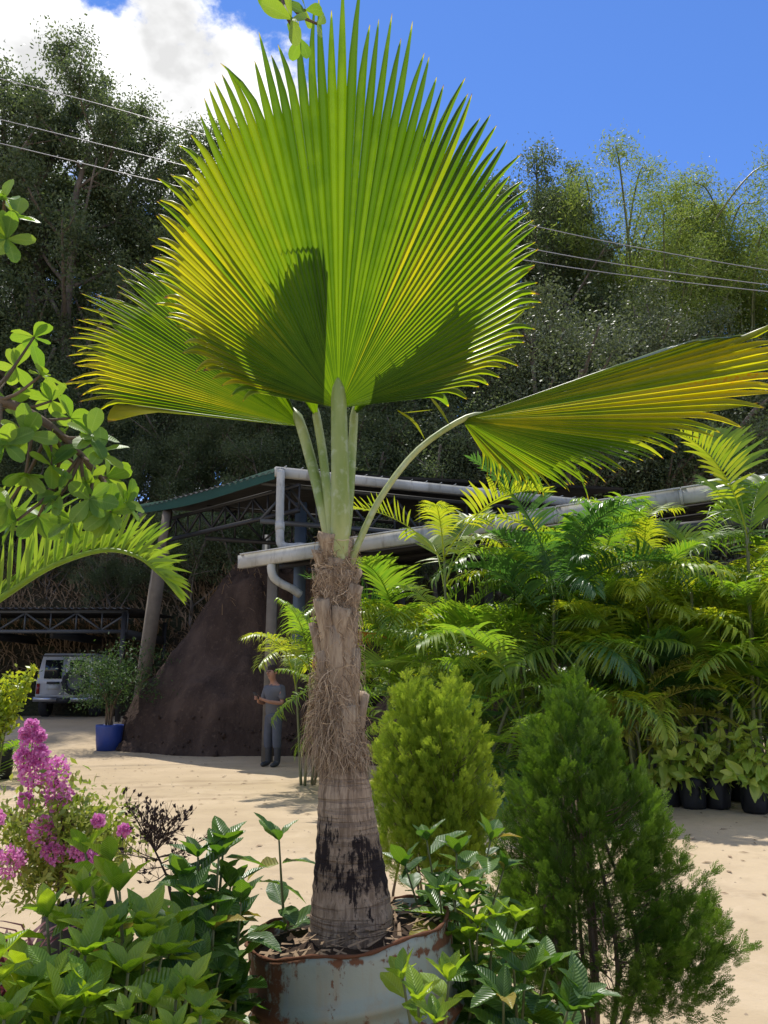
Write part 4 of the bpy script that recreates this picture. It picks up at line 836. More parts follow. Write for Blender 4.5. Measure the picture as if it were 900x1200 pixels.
zm = t.math('SUBTRACT', 1.0, t.math('ABSOLUTE', t.math('DIVIDE', t.math('SUBTRACT', sep.outputs[2], 0.21), 0.15)))
bm = t.ramp(t.math('ADD', t.math('MULTIPLY', zm, 0.45), t.math('ADD', t.math('MULTIPLY', t.math('SUBTRACT', pt_, 0.5), 1.5), t.math('MULTIPLY', t.math('SUBTRACT', fis, 0.5), 1.3))), 0.16, 0.34)
M['trunk'] = t.done(t.bsdf(t.mix(bm, base_, t.mix(n4, (0.012, 0.009, 0.009), (0.035, 0.024, 0.022))), 0.9, 0.2, normal=t.bump(t.math('SUBTRACT', fis, t.math('MULTIPLY', t.ramp(ring_, 0.52, 0.6), 0.5)), 0.8, 0.012)))
t = NT('leaf_base_bark'); fis = t.noise(50, 5, 0.7, stretch=(1, 1, 0.1)); n4 = t.noise(8, 4)
M['boot'] = t.done(t.bsdf(t.mix(t.ramp(fis, 0.3, 0.7), t.mix(n4, (0.16, 0.11, 0.07), (0.28, 0.2, 0.13)), (0.46, 0.36, 0.25)), 0.9, 0.2, normal=t.bump(fis, 0.7, 0.01)))
t = NT('palm_fibre'); a_ = t.attr(); M['fibre'] = t.done(t.bsdf(t.mix(a_, (0.15, 0.095, 0.055), (0.66, 0.5, 0.33)), 0.8, 0.3))
MB().tube(tp[:lo + 3], trad[:lo + 3] * (1 + 0.018 * np.sin(np.arange(lo + 3) * 1.9)), 40).build('trunk', M['trunk'], fan)
MB().tube(tp[lo:], trad[lo:] * 0.86, 24).build('fibrous_trunk', M['boot'], fan)
r = np.random.default_rng(23)
def trunk_at(f): i = f * 89; k = min(int(i), 88); u = i - k; return tp[k] * (1 - u) + tp[k + 1] * u, trad[k] * (1 - u) + trad[k + 1] * u
# old leaf bases, each a plate that hugs the trunk and ends in a ragged stub
for k in range(34):
    f = 0.42 + 0.44 * (k + 0.5) / 34; th = k * 2.399 + 0.4; c, rad = trunk_at(f); L = r.uniform(0.14, 0.26); w = r.uniform(0.03, 0.05); nr = 6; V = []
    for s in range(nr):
        q = s / (nr - 1); cc, rd = trunk_at(min(0.99, f + q * L / 1.55)); rr_ = rd * (0.88 + 0.1 * q) + 0.004 + (0.012 if k % 3 else 0.034) * q * q
        for u in (-1, -0.4, 0.4, 1):
            ph = th + u * w * (1 - 0.45 * q) / rd; V.append(cc + np.array([math.cos(ph), math.sin(ph), 0]) * (rr_ + 0.012 * (1 - u * u)) + Z3((0.02 * r.random() if s == nr - 1 else 0)))
        for u in (1, -1):
            ph = th + u * w * (1 - 0.45 * q) / rd; V.append(cc + np.array([math.cos(ph), math.sin(ph), 0]) * (rr_ - 0.016))
    Q = [[a * 6 + b, a * 6 + (b + 1) % 6, (a + 1) * 6 + (b + 1) % 6, (a + 1) * 6 + b] for a in range(nr - 1) for b in range(6)] + [[30, 31, 32, 33], [30, 33, 34, 35]]
    MB().add(V, Q).build('leaf_base', M['boot'], fan)
# fibres: tangled strands wrapped and hanging
def strands(mb, N, f0, f1, out, length, side=None, curl=0.5, hang=0.5, w=0.0016):
    for k in range(N):
        f = r.uniform(f0, f1); th = r.uniform(0, 6.3) if side is None else side + r.normal(0, 0.7); c, rad = trunk_at(f); o = np.array([math.cos(th), math.sin(th), 0]); tn = np.array([-math.sin(th), math.cos(th), 0]) * r.choice([-1, 1])
        L = length * r.uniform(0.4, 1.3); p0 = c + o * rad * r.uniform(0.85, 1.02); pts = [p0]; d = nrm(tn * r.normal(0.3, 0.6) + o * r.uniform(0.1, 0.8) + Z3(r.normal(0.0, 0.7)))
        for s in range(5):
            d = nrm(d + r.normal(0, curl, 3) - Z3(hang * 0.5)); q = pts[-1] + d * L / 5; cc, rd = trunk_at(np.clip(f + (q[2] - c[2]) / 1.55, 0, 0.99)); v = (q - cc) * [1, 1, 0]; h = np.linalg.norm(v)
            lim = rd * 0.93 + 0.006; hi = rd + out
            if h < lim: q = q + v / max(h, 1e-4) * (lim - h)
            elif h > hi: q = q - v / h * (h - hi) * 0.7
            pts.append(q)
        pts = np.array(pts); wv = nrm(np.cross(nrm(pts[-1] - pts[0]), o + r.normal(0, 0.5, 3))) * w * r.uniform(0.6, 1.6); ww = np.array([1, 1, 1, 0.9, 0.7, 0.2])[:, None]; j = np.arange(5)
        mb.add(np.vstack([pts + wv * ww, pts - wv * ww]), np.stack([j, j + 1, j + 7, j + 6], 1), tone=np.clip(r.normal(0.45, 0.28), 0, 1))
mb = MB(); strands(mb, 4200, 0.45, 0.93, 0.010, 0.085, curl=0.5, hang=0.3, w=0.0008)
for k in range(26):      # tufts
    f, th = r.uniform(0.44, 0.9), r.uniform(math.pi, 2 * math.pi) if k < 20 else r.uniform(0, 6.3); strands(mb, 80, f - 0.012, f + 0.012, 0.03, 0.11, side=th, curl=0.5, hang=0.6, w=0.0009)
strands(mb, 1200, 0.44, 0.50, 0.014, 0.085, curl=0.45, hang=0.7, w=0.0008); strands(mb, 1000, 0.5, 0.62, 0.045, 0.13, side=math.radians(190), curl=0.4, hang=0.9, w=0.0008); strands(mb, 320, 0.5, 0.56, 0.06, 0.16, side=math.radians(205), curl=0.3, hang=1.0, w=0.0008)
strands(mb, 900, 0.86, 0.955, 0.016, 0.085, curl=0.5, hang=0.45, w=0.0009); strands(mb, 160, 0.9, 0.96, 0.04, 0.1, curl=0.5, hang=0.5, w=0.0009)
mb.build('fibre_mat', M['fibre'], fan, kind='stuff')

# pleated fan leaves
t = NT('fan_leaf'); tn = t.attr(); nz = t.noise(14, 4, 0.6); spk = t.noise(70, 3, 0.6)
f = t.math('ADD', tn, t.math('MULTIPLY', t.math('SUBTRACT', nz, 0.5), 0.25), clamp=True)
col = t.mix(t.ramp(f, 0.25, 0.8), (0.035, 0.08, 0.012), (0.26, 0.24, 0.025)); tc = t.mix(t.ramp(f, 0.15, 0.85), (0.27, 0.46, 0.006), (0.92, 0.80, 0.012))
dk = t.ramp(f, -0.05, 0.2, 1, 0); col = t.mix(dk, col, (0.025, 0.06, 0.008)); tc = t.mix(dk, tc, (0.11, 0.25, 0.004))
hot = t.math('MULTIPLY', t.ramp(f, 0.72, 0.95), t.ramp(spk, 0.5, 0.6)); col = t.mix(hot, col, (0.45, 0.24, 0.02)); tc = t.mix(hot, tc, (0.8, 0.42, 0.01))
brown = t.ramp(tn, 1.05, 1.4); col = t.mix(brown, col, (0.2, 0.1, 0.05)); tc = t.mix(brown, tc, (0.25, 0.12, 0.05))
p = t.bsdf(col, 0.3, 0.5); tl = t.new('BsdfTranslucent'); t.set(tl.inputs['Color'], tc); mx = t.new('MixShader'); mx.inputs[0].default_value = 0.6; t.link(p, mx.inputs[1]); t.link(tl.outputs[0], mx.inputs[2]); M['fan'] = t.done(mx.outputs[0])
t = NT('petiole'); n = t.noise(6, 4, 0.6, stretch=(1, 1, 0.3)); wx = t.noise(30, 4); c = t.mix(t.ramp(n, 0.35, 0.7), (0.2, 0.27, 0.06), (0.42, 0.46, 0.2)); M['petiole'] = t.done(t.bsdf(t.mix(t.ramp(wx, 0.5, 0.7, 0, 0.4), c, (0.5, 0.55, 0.42)), 0.45, 0.4))
def fan_leaf(hub, tips, nrmv, n, petpath, petr, seed, split=0.66, pleat=0.35, cup=0.0, droop=0.03, tonef=None, label=None, tipw=1.0):
    """hub point, ordered list of tip points (3-D), n segments; pleats join up to `split`, free tips beyond"""
    r = np.random.default_rng(seed); hub = np.asarray(hub); leaf = MB().tube(petpath, petr, 14, sq=0.7).build('fan_leaf', M['petiole'], fan)
    if label: leaf['label'] = label
    T = np.array(tips); s = np.concatenate([[0], np.cumsum([math.acos(np.clip(np.dot(nrm(T[i] - hub), nrm(T[i + 1] - hub)), -1, 1)) for i in range(len(T) - 1)])])
    at = lambda a: np.array([np.interp(a, s, T[:, k]) for k in range(3)])
    ed = np.linspace(0, s[-1], n + 1); g = np.array([0.015, 0.1, 0.22, 0.36, 0.5, 0.6, split, split + (1 - split) * 0.3, split + (1 - split) * 0.62, split + (1 - split) * 0.88, 1.0]); m = len(g)
    E = np.array([at(a) - hub for a in ed]); sp0 = split
    for k in range(n):
        am = (ed[k] + ed[k + 1]) / 2; tip = (at(am) - hub); jit = 1 + r.normal(0, 0.12); q = (k + 0.5) / n * 2 - 1; V, tn = [], []; split = sp0 - 0.09 * math.exp(-(q / 0.3) ** 2) + r.normal(0, 0.012)
        g = np.array([0.015, 0.1, 0.22, 0.36, 0.5, 0.6, split, split + (1 - split) * 0.3, split + (1 - split) * 0.62, split + (1 - split) * 0.88, 1.0])
        side = nrm(np.cross(nrmv, tip)); sw = r.normal(0, 0.012) + (r.random() < 0.06) * r.normal(0, 0.05); kick = r.normal(0, 0.02) + (r.random() < 0.08) * r.normal(0, 0.07)
        for t_ in g:
            l, rgt, mid = E[k] * t_, E[k + 1] * t_, tip * t_
            wd = np.linalg.norm(rgt - l); h = pleat * wd
            if t_ > split:
                u = (t_ - split) / (1 - split); wid = (1 - u) ** 0.7 * tipw
                l0, r0 = E[k] * split, E[k + 1] * split; half = (r0 - l0) / 2 * wid + 0.0006 * nrm(r0 - l0)
                mid = tip * split + tip * (t_ - split) * jit + side * sw * u * u * 1.0 + nrmv * kick * u * u; l, rgt = mid - half, mid + half; h = pleat * np.linalg.norm(half) * 2
                dz = Z3(-droop * u * u * (1 + abs(q)))
            else: dz = np.zeros(3)
            bend = nrmv * (cup * (t_ ** 2) * abs(q) ** 1.5)
            for pnt, hh in ((l, -h / 2), (mid, h / 2), (rgt, -h / 2)): V.append(hub + pnt + nrmv * hh + bend + dz)
            tv = 0.3 if tonef is None else tonef(q, t_); tv = tv + r.normal(0, 0.02) + (1.2 if t_ > 0.985 else 0); tn += [tv + 0.02, tv, tv + 0.02]
        j = np.arange(m - 1)[:, None] * 3 + np.arange(2)[None]; j = j.ravel()
        MB().add(V, np.stack([j, j + 1, j + 4, j + 3], 1), tone=np.array(tn) + r.normal(0, 0.09)).build('leaf_segment', M['fan'], leaf, smooth=False)
    return leaf
gs = lambda q, t_, q0, t0, sq, st: math.exp(-((q - q0) / sq) ** 2 - ((t_ - t0) / st) ** 2)
# main leaf, leaning towards the viewer
n0 = nrm(np.array([0.03, 1.0, 0.36])); hub0 = P(397, 478, 2.56)
out0 = [(285, 458), (272, 450), (256, 440), (228, 420), (216, 408), (204, 388), (196, 372), (188, 348), (181, 320), (178, 300), (178, 262), (181, 243), (187, 222), (194, 197), (203, 165), (222, 138), (238, 96), (251, 77), (263, 64), (276, 53), (289, 45), (303, 37), (318, 31), (332, 24), (350, 6), (368, -4), (387, -14), (413, -18), (425, -12), (437, -4), (447, 8), (461, 25), (476, 37), (499, 52), (525, 70), (547, 92), (567, 115), (582, 142), (596, 172), (609, 201), (617, 230), (627, 267), (632, 300), (635, 330), (628, 360), (620, 385), (609, 405), (579, 435), (555, 450), (520, 464)]
tips0 = [on_plane(x, y, hub0, n0) for x, y in out0]
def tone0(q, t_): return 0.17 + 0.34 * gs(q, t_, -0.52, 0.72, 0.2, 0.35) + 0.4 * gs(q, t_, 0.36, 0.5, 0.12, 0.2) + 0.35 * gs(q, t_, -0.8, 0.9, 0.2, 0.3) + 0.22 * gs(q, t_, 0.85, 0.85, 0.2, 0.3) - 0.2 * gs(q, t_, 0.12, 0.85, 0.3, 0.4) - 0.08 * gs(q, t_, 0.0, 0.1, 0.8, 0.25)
pb = lambda px, py, d: P(px, py, d)
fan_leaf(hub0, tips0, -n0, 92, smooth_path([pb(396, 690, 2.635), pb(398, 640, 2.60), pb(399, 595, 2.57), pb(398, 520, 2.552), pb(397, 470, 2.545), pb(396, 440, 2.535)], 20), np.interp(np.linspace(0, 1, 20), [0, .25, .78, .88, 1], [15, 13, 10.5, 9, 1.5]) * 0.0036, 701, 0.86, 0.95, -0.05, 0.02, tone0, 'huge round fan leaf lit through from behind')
# left leaf behind it
hub1 = P(353, 500, 2.78); n1 = nrm(np.array([0.25, 0.95, 0.25]))
out1 = [(190, 482), (142, 476), (120, 470), (108, 458), (98, 442), (93, 425), (91, 405), (89, 385), (93, 370), (100, 360), (107, 345), (118, 334), (132, 321), (150, 308), (166, 303), (190, 292), (215, 285), (240, 290), (262, 310), (285, 350)]
tips1 = [on_plane(x, y, hub1, n1) for x, y in out1]
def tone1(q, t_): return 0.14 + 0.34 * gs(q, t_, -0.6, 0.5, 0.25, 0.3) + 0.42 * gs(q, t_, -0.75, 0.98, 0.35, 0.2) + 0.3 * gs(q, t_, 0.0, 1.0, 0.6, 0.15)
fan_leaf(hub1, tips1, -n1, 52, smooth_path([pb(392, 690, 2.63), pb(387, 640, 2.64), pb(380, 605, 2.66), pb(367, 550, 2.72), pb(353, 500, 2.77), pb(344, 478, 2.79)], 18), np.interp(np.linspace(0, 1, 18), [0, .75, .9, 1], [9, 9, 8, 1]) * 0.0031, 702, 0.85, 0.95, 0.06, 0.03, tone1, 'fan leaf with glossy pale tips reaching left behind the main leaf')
# right leaf, arching out and folded
hub2 = P(541, 492, 2.66)
def R2(px, py, d): return P(px, py, d)
n2_ = nrm(np.array([0.28, 0.8, 0.5]))
tips2 = [on_plane(x, y, hub2, n2_) + np.array([0, k, 0]) for x, y, k in [(842, 373, .12), (868, 374, .06), (905, 382, 0), (935, 392, -.03), (948, 408, -.05), (942, 425, -.06), (925, 445, -.06), (900, 466, -.06), (872, 486, -.05), (838, 502, -.04), (800, 516, -.02), (770, 528, 0), (735, 538, .02), (705, 548, .04), (680, 556, .05), (655, 562, .05), (630, 562, .04), (605, 556, .02), (585, 548, 0), (568, 535, 0)]]
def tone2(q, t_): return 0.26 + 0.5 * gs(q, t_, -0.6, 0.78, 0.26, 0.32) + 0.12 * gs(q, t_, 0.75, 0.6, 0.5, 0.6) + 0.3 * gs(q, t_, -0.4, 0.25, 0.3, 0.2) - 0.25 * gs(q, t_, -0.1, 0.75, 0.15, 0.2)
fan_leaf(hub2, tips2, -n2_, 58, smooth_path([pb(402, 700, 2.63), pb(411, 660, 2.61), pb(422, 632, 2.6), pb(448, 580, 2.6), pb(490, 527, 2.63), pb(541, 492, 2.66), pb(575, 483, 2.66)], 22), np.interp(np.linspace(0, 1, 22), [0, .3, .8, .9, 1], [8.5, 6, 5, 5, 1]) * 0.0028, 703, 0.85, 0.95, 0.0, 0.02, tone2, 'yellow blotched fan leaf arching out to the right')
# two leaves behind the main one; their shadows fall on it
def behind(shadow, dist, hubpx, hubd, n, pet, seed, lab_):
    hub = P(*hubpx, hubd); tips = [on_plane(x, y, hub0, n0) + SUN * dd for (x, y), dd in zip(shadow, dist)]
    nn = nrm(np.cross(tips[-1] - hub, tips[0] - hub)); nn = nn if nn[1] > 0 else -nn
    fan_leaf(hub, tips, -nn, n, pet, np.interp(np.linspace(0, 1, 16), [0, .8, 1], [8.5, 7.5, 1]) * 0.0029, seed, 0.93, 0.7, 0.0, 0.01, lambda q, t_: 0.15, lab_)
behind([(322, 465), (296, 440), (280, 408), (288, 380), (303, 355), (318, 330), (335, 308), (355, 290), (374, 277), (384, 300), (384, 340)], np.linspace(0.22, 0.32, 11), (372, 492), 2.74, 34,
       smooth_path([pb(394, 690, 2.63), pb(390, 640, 2.63), pb(386, 600, 2.645), pb(378, 530, 2.71), pb(371, 488, 2.75), pb(369, 470, 2.76)], 16), 704, 'fan leaf hidden behind the main leaf on its left half')
behind([(440, 440), (470, 425), (500, 402), (530, 374), (556, 350), (566, 372), (563, 400), (552, 428), (535, 446), (505, 462), (470, 470)], np.linspace(0.3, 0.22, 11), (414, 488), 2.72, 30,
       smooth_path([pb(398, 690, 2.63), pb(403, 640, 2.63), pb(408, 600, 2.645), pb(412, 540, 2.69), pb(415, 488, 2.73), pb(417, 470, 2.74)], 16), 705, 'fan leaf hidden behind the main leaf on its right half')
# torn strips hanging at the leaf edge
for a in ([(466, 481, 2.6), (485, 494, 2.58), (498, 515, 2.57)], [(505, 466, 2.55), (516, 480, 2.53), (528, 500, 2.52)], [(470, 484, 2.6), (490, 482, 2.6), (508, 480, 2.6)]):
    p = smooth_path([P(*q) for q in a], 6); wv = np.array([0.0042, 0, 0.002]); ww = np.array([0.5, 1, 1, 1, 0.6, 0.05])[:, None]; j = np.arange(5)
    MB().add(np.vstack([p + wv * ww, p - wv * ww]), np.stack([j, j + 1, j + 7, j + 6], 1), tone=0.45).build('torn_strip', M['fan'], fan)

# ------------------------------------------------------------------ cypresses
def spray_tpl(seed, n=9):
    """flat upright spray: axis with side twigs, thin diamonds"""
    r = np.random.default_rng(seed); V, Q, tn = [], [], []
    def sliver(a, b, w, t0, t1):
        a, b = np.array(a), np.array(b); d = b - a; s = np.array([d[1], -d[0], 0]); s = s / (np.linalg.norm(s) + 1e-9) * w; m = a + d * 0.45; k = len(V)
        V.extend([a, m + s, b, m - s]); Q.append([k, k + 1, k + 2, k + 3]); tn.extend([t0, (t0 + t1) / 2, t1, (t0 + t1) / 2])
    sliver([0, 0, 0], [0, 1, 0.05], 0.022, -0.25, 0.2)
    for k in range(n):
        f = 0.1 + 0.8 * k / n; s = 1 if k % 2 else -1; l = 0.5 * (1 - 0.65 * f) * r.uniform(0.8, 1.2); a = np.array([0, f, 0.05 * f]); b = a + np.array([s * l * 0.62, l * 0.8, r.normal(0, 0.05)])
        sliver(a, b, 0.024, -0.2, 0.25)
        for g in (0.35, 0.7):
            c = a + (b - a) * g; sliver(c, c + np.array([s * 0.02 + r.normal(0, 0.03), 0.24 * (1.2 - g), r.normal(0, 0.03)]), 0.022, -0.05, 0.3)
            sliver(c, c + np.array([s * 0.17 * (1.2 - g), 0.08, r.normal(0, 0.03)]), 0.02, -0.05, 0.25)
    return np.array(V), np.array(Q), np.array(tn)
SPR = [spray_tpl(s) for s in (1, 2, 3)]
def cypress(label, axis, prof, d, seed, mat, N, size, base, lobes=None, stems=9, flare=0.0, rin=0.3, root=None):
    """axis: (py -> px) list, prof: (py, half width px) list; rows of sprays fill the shell"""
    r = np.random.default_rng(seed); base = np.asarray(base, float); root = root or thing('cypress', label, 'cypress', base); ys, hw = np.array(prof, float).T; ay, ax = np.array(axis, float).T
    NP = N // 30; cd = np.cumsum(np.interp(np.linspace(ys[0], ys[-1], 200), ys, hw) ** 1.25 + 3); cd /= cd[-1]
    py = np.interp((np.arange(NP) + r.random(NP)) / NP, cd, np.linspace(ys[0], ys[-1], 200)); fo = MB(); PP, DD, TT, SS, TN = [], [], [], [], []
    for i in range(NP):
        f = (py[i] - ys[0]) / (ys[-1] - ys[0]); c = P(np.interp(py[i], ay, ax), py[i], d); w = np.interp(py[i], ys, hw) * pxm(c); th = i * 2.399 + r.normal(0, 0.3); q = rin + (1 - rin) * r.random() ** 0.45
        o = np.array([math.cos(th), math.sin(th), 0]); L = size * r.uniform(1.6, 3.4) * (0.7 + 0.5 * f); ax_ = nrm(o * (0.25 + 0.55 * f * r.random() + flare * f ** 3) + Z3(1.0) + r.normal(0, 0.12, 3)); b0 = c + o * max(0.0, w * q - 0.012) - ax_ * L * 0.55
        n_ = int(30 * r.uniform(0.6, 1.3)); g = r.random(n_) ** 0.8; a2 = r.uniform(0, 6.3, n_); x_ = nrm(np.cross(ax_, [0.2, 0.9, 0.1])); y_ = np.cross(ax_, x_); ro = np.cos(a2)[:, None] * x_ + np.sin(a2)[:, None] * y_
        PP.append(b0 + ax_ * (g * L)[:, None] + ro * (0.34 * size * (1 - 0.75 * g))[:, None]); DD.append(nrm(ax_ + ro * (0.75 - 0.5 * g)[:, None] + r.normal(0, 0.18, (n_, 3)))); TT.append(np.cross(ro, ax_) + r.normal(0, 0.5, (n_, 3)))
        SS.append(size * 0.72 * r.uniform(0.6, 1.2, n_)); TN.append(np.clip(0.05 + 0.3 * q + 0.35 * g + r.normal(0, 0.1) + r.normal(0, 0.08, n_), 0, 1))  # inner sprays given a darker tone, standing in for shade; plume tips lighter
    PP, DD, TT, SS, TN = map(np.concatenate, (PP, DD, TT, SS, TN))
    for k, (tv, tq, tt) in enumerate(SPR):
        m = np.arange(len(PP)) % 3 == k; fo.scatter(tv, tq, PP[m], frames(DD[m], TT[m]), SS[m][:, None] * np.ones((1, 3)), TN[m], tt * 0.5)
    fo.build('foliage', M[mat], root)
    for k in range(stems):
        a = r.uniform(0, 6.3); e = P(np.interp(ys[0] + 30, ay, ax), ys[0] + r.uniform(70, 200), d) + np.array([math.cos(a), math.sin(a), 0]) * r.uniform(0.01, 0.06); b = base + np.array([math.cos(a), math.sin(a), 0]) * r.uniform(0.01, 0.07)
        m = b * 0.6 + e * 0.4 + np.array([math.cos(a), math.sin(a), 0]) * r.uniform(0.05, 0.22); p = smooth_path([b, m, e], 12); MB().tube(p, np.linspace(0.014, 0.004, 12), 6).build('stem', M['stem'], root)
    # a hint of dead inner twigs
    mb = MB()
    for k in range(160):
        yy = r.uniform(ys[0] + (ys[-1] - ys[0]) * 0.4, ys[-1] + 15); c = P(np.interp(yy, ay, ax), yy, d); a = r.uniform(0, 6.3); o = np.array([math.cos(a), math.sin(a), 0]); w = np.interp(yy, ys, hw) * pxm(c)
        mb.tube([c + o * 0.03, c + o * w * 0.5 + Z3(0.05), c + o * w * 0.85 + Z3(0.14)], [0.003, 0.002, 0.001], 3, cap=False)
    mb.build('twig_mass', M['stem'], root, kind='stuff'); return root
cb = foot(690, 3.55)
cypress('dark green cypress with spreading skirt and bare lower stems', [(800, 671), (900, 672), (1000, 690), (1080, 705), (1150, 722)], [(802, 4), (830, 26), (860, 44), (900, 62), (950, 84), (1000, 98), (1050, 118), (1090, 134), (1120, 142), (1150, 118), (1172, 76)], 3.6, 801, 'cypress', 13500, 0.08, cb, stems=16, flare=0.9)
cb2 = foot(510, 4.5)
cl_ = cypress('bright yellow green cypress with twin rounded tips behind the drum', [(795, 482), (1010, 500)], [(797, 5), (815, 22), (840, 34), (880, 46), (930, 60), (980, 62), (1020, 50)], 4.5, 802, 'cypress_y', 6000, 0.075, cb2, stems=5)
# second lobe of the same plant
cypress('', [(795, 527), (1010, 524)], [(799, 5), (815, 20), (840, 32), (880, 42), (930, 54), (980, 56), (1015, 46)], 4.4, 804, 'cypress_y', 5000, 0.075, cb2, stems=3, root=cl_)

# ------------------------------------------------------------------ nursery bags and variegated shrubs
def bag_mesh(seed):
    r = np.random.default_rng(seed); a0 = r.uniform(0, 6, 4)
    def wob(V, a):
        k = 1 + 0.05 * np.sin(a * 3 + a0[0] + V[:, :1, 2] * 9) + 0.03 * np.sin(a * 7 + a0[1] - V[:, :1, 2] * 14) + 0.015 * np.sin(a * 13 + a0[2]); V = V.copy(); V[..., 0] *= k; V[..., 1] *= k; V[..., 2] += 0.012 * np.sin(a * 4 + a0[3])[None] * (V[..., 2] > 0.25); return V
    me = MB().lathe([(0.01, 0.0), (0.13, 0.0), (0.145, 0.03), (0.152, 0.12), (0.155, 0.22), (0.148, 0.31), (0.152, 0.36), (0.146, 0.36), (0.14, 0.31), (0.01, 0.32)], (0, 0, 0), 36, wob=wob).mesh('nursery_bag'); me.materials.append(M['bag']); return me
BM = [bag_mesh(s) for s in (1, 2, 3)]
def bag(loc, k, label, group='black nursery bags along the palms', sc=1.0):
    o = bpy.data.objects.new('nursery_bag', BM[k % 3]); C.objects.link(o); o.location = tuple(loc); o.rotation_euler = (0, 0, k * 1.7); o.scale = (sc,) * 3; return tag(o, label, 'plant bag', group)
r = np.random.default_rng(91)
for k, (px, py, tops) in enumerate([(757, 934, [(735, 858), (765, 850), (718, 880), (745, 890)]), (784, 944, [(780, 828), (792, 852), (765, 875), (800, 880)]), (813, 947, [(815, 862), (828, 885), (800, 895)]), (842, 947, [(842, 845), (855, 880), (832, 900)]), (886, 952, [(880, 868), (900, 890), (866, 880), (895, 905)]), (722, 925, [(712, 828), (728, 840), (705, 870)]), (930, 952, [(925, 860), (915, 890)]), (868, 938, [(868, 850), (858, 868), (885, 860)])]):
    b = PX(px, py, 0.0); tops = [(x, y - 12) for x, y in tops]; bag(b, k, 'black plastic nursery bag holding a variegated shrub beside the palms')
    shrub('variegated_shrub', 'pale variegated leafy shrub growing in a black nursery bag', b + Z3(0.31), [(x + dx, y + dy, b[1] - 0.12 + r.normal(0, 0.14)) for x, y in tops for dx, dy in ((0, 0), (r.uniform(-12, 12), r.uniform(8, 28)), (r.uniform(-14, 14), r.uniform(20, 45)))], 900 + k, 'var', 'var', 0.19, 0.1, 0.085, 5, group='variegated shrubs in nursery bags', rad=0.006, droop=0.6)
for k, (px, py) in enumerate([(738, 925), (770, 930), (800, 934), (830, 936), (590, 915), (612, 920), (568, 912), (640, 918)]):
    b = PX(px, py, 0.0); bag(b + np.array([0, 0.45 if px > 700 else 0.2, 0]), k + 1, 'black nursery bag in the shade at the foot of the areca palms', 'black bags at the foot of the palms', 1.05)
b = PX(-4, 884, 0.0); b[1] = 13.5; b[0] = P(0, 884, 13.5)[0]
bag(b - Z3(0.0), 3, 'black bag under the small palm at the yard edge', 'lone bags', 1.3)

# ------------------------------------------------------------------ pink flowering shrub with its bag
r = np.random.default_rng(17); fb = foot(72, 4.4)
bag(np.array([P(88, 1100, 4.35)[0], 4.35, 0]), 0, 'large black bag of the pink flowering shrub', 'lone bags', 1.1)
fl = thing('flowering_shrub', 'bushy shrub with pink purple flower clusters and small pale leaves', 'shrub', fb + Z3(0.45))
lm = MB(); cs, ra = [], []
FLW = [(38, 874, 5, 15), (28, 890, 3, 13), (47, 886, 3, 12), (37, 851, 2, 8), (29, 860, 2, 6), (46, 862, 2, 7), (40, 908, 3, 19), (66, 904, 3, 19), (68, 934, 3, 20), (50, 975, 3, 19), (63, 998, 3, 15), (12, 1010, 3, 20), (92, 996, 2, 13), (105, 1006, 2, 9), (145, 973, 1.5, 6), (115, 962, 1.5, 7), (30, 938, 1.5, 9), (-8, 960, 2, 14)]
for px, py in [(36, 850), (66, 905), (40, 905), (70, 935), (105, 950), (130, 965), (90, 960), (60, 970), (20, 960), (0, 955), (10, 1005), (95, 995), (110, 1010), (50, 1010), (140, 985), (-20, 940), (35, 985), (125, 1000), (75, 1020), (25, 1040)]:
    e = P(px, py, 4.4 + r.normal(0, 0.13)); b0 = fb + Z3(0.5) + r.normal(0, 0.04, 3); p = smooth_path([b0, b0 * 0.45 + e * 0.55 + np.array([(b0 - e)[0] * 0.15, 0, 0.05]), e], 10)
    MB().tube(p, np.linspace(0.012, 0.003, 10), 5).build('stem', M['stem'], fl); cs += list(p[4:]) if py > 920 else list(p[4:8:2]); 
cs = np.array(cs); leaf_cloud(lm, cs + r.normal(0, 0.03, cs.shape), np.full(len(cs), 0.13), 42, 0.05, r, 0.9, 0.9, 0.5); lm.build('foliage', M['small_leaf'], fl)
PETAL = (np.array([[0, 0, 0], [0.5, 0.6, 0.12], [0.12, 1, 0.25], [-0.5, 0.6, 0.12]]), np.array([[0, 1, 2, 3]]))
for px, py, n_, rad in FLW:
    rad *= 0.8
    c = P(px, py, 4.16); R0 = rad * pxm(c); N = int(90 + 12 * rad); dv = nrm(r.normal(0, 1, (N, 3)) + [0, -0.25, 0.2]); pos = c + dv * R0 * (0.55 + 0.45 * r.random((N, 1))) * np.array([1, 1, 1.05])
    mb = MB(); mb.scatter(*PETAL, pos, frames(dv + r.normal(0, 0.7, (N, 3)), dv + r.normal(0, 0.5, (N, 3))), np.full(N, 0.019) * r.uniform(0.7, 1.3, N), np.clip(r.normal(0.5, 0.25, N), 0, 1)); mb.build('flower_cluster', M['petal'], fl)
    MB().tube([c - Z3(R0), c + Z3(R0 * 0.6)], [0.004, 0.002], 4).build('flower_stalk', M['green_stem'], fl)

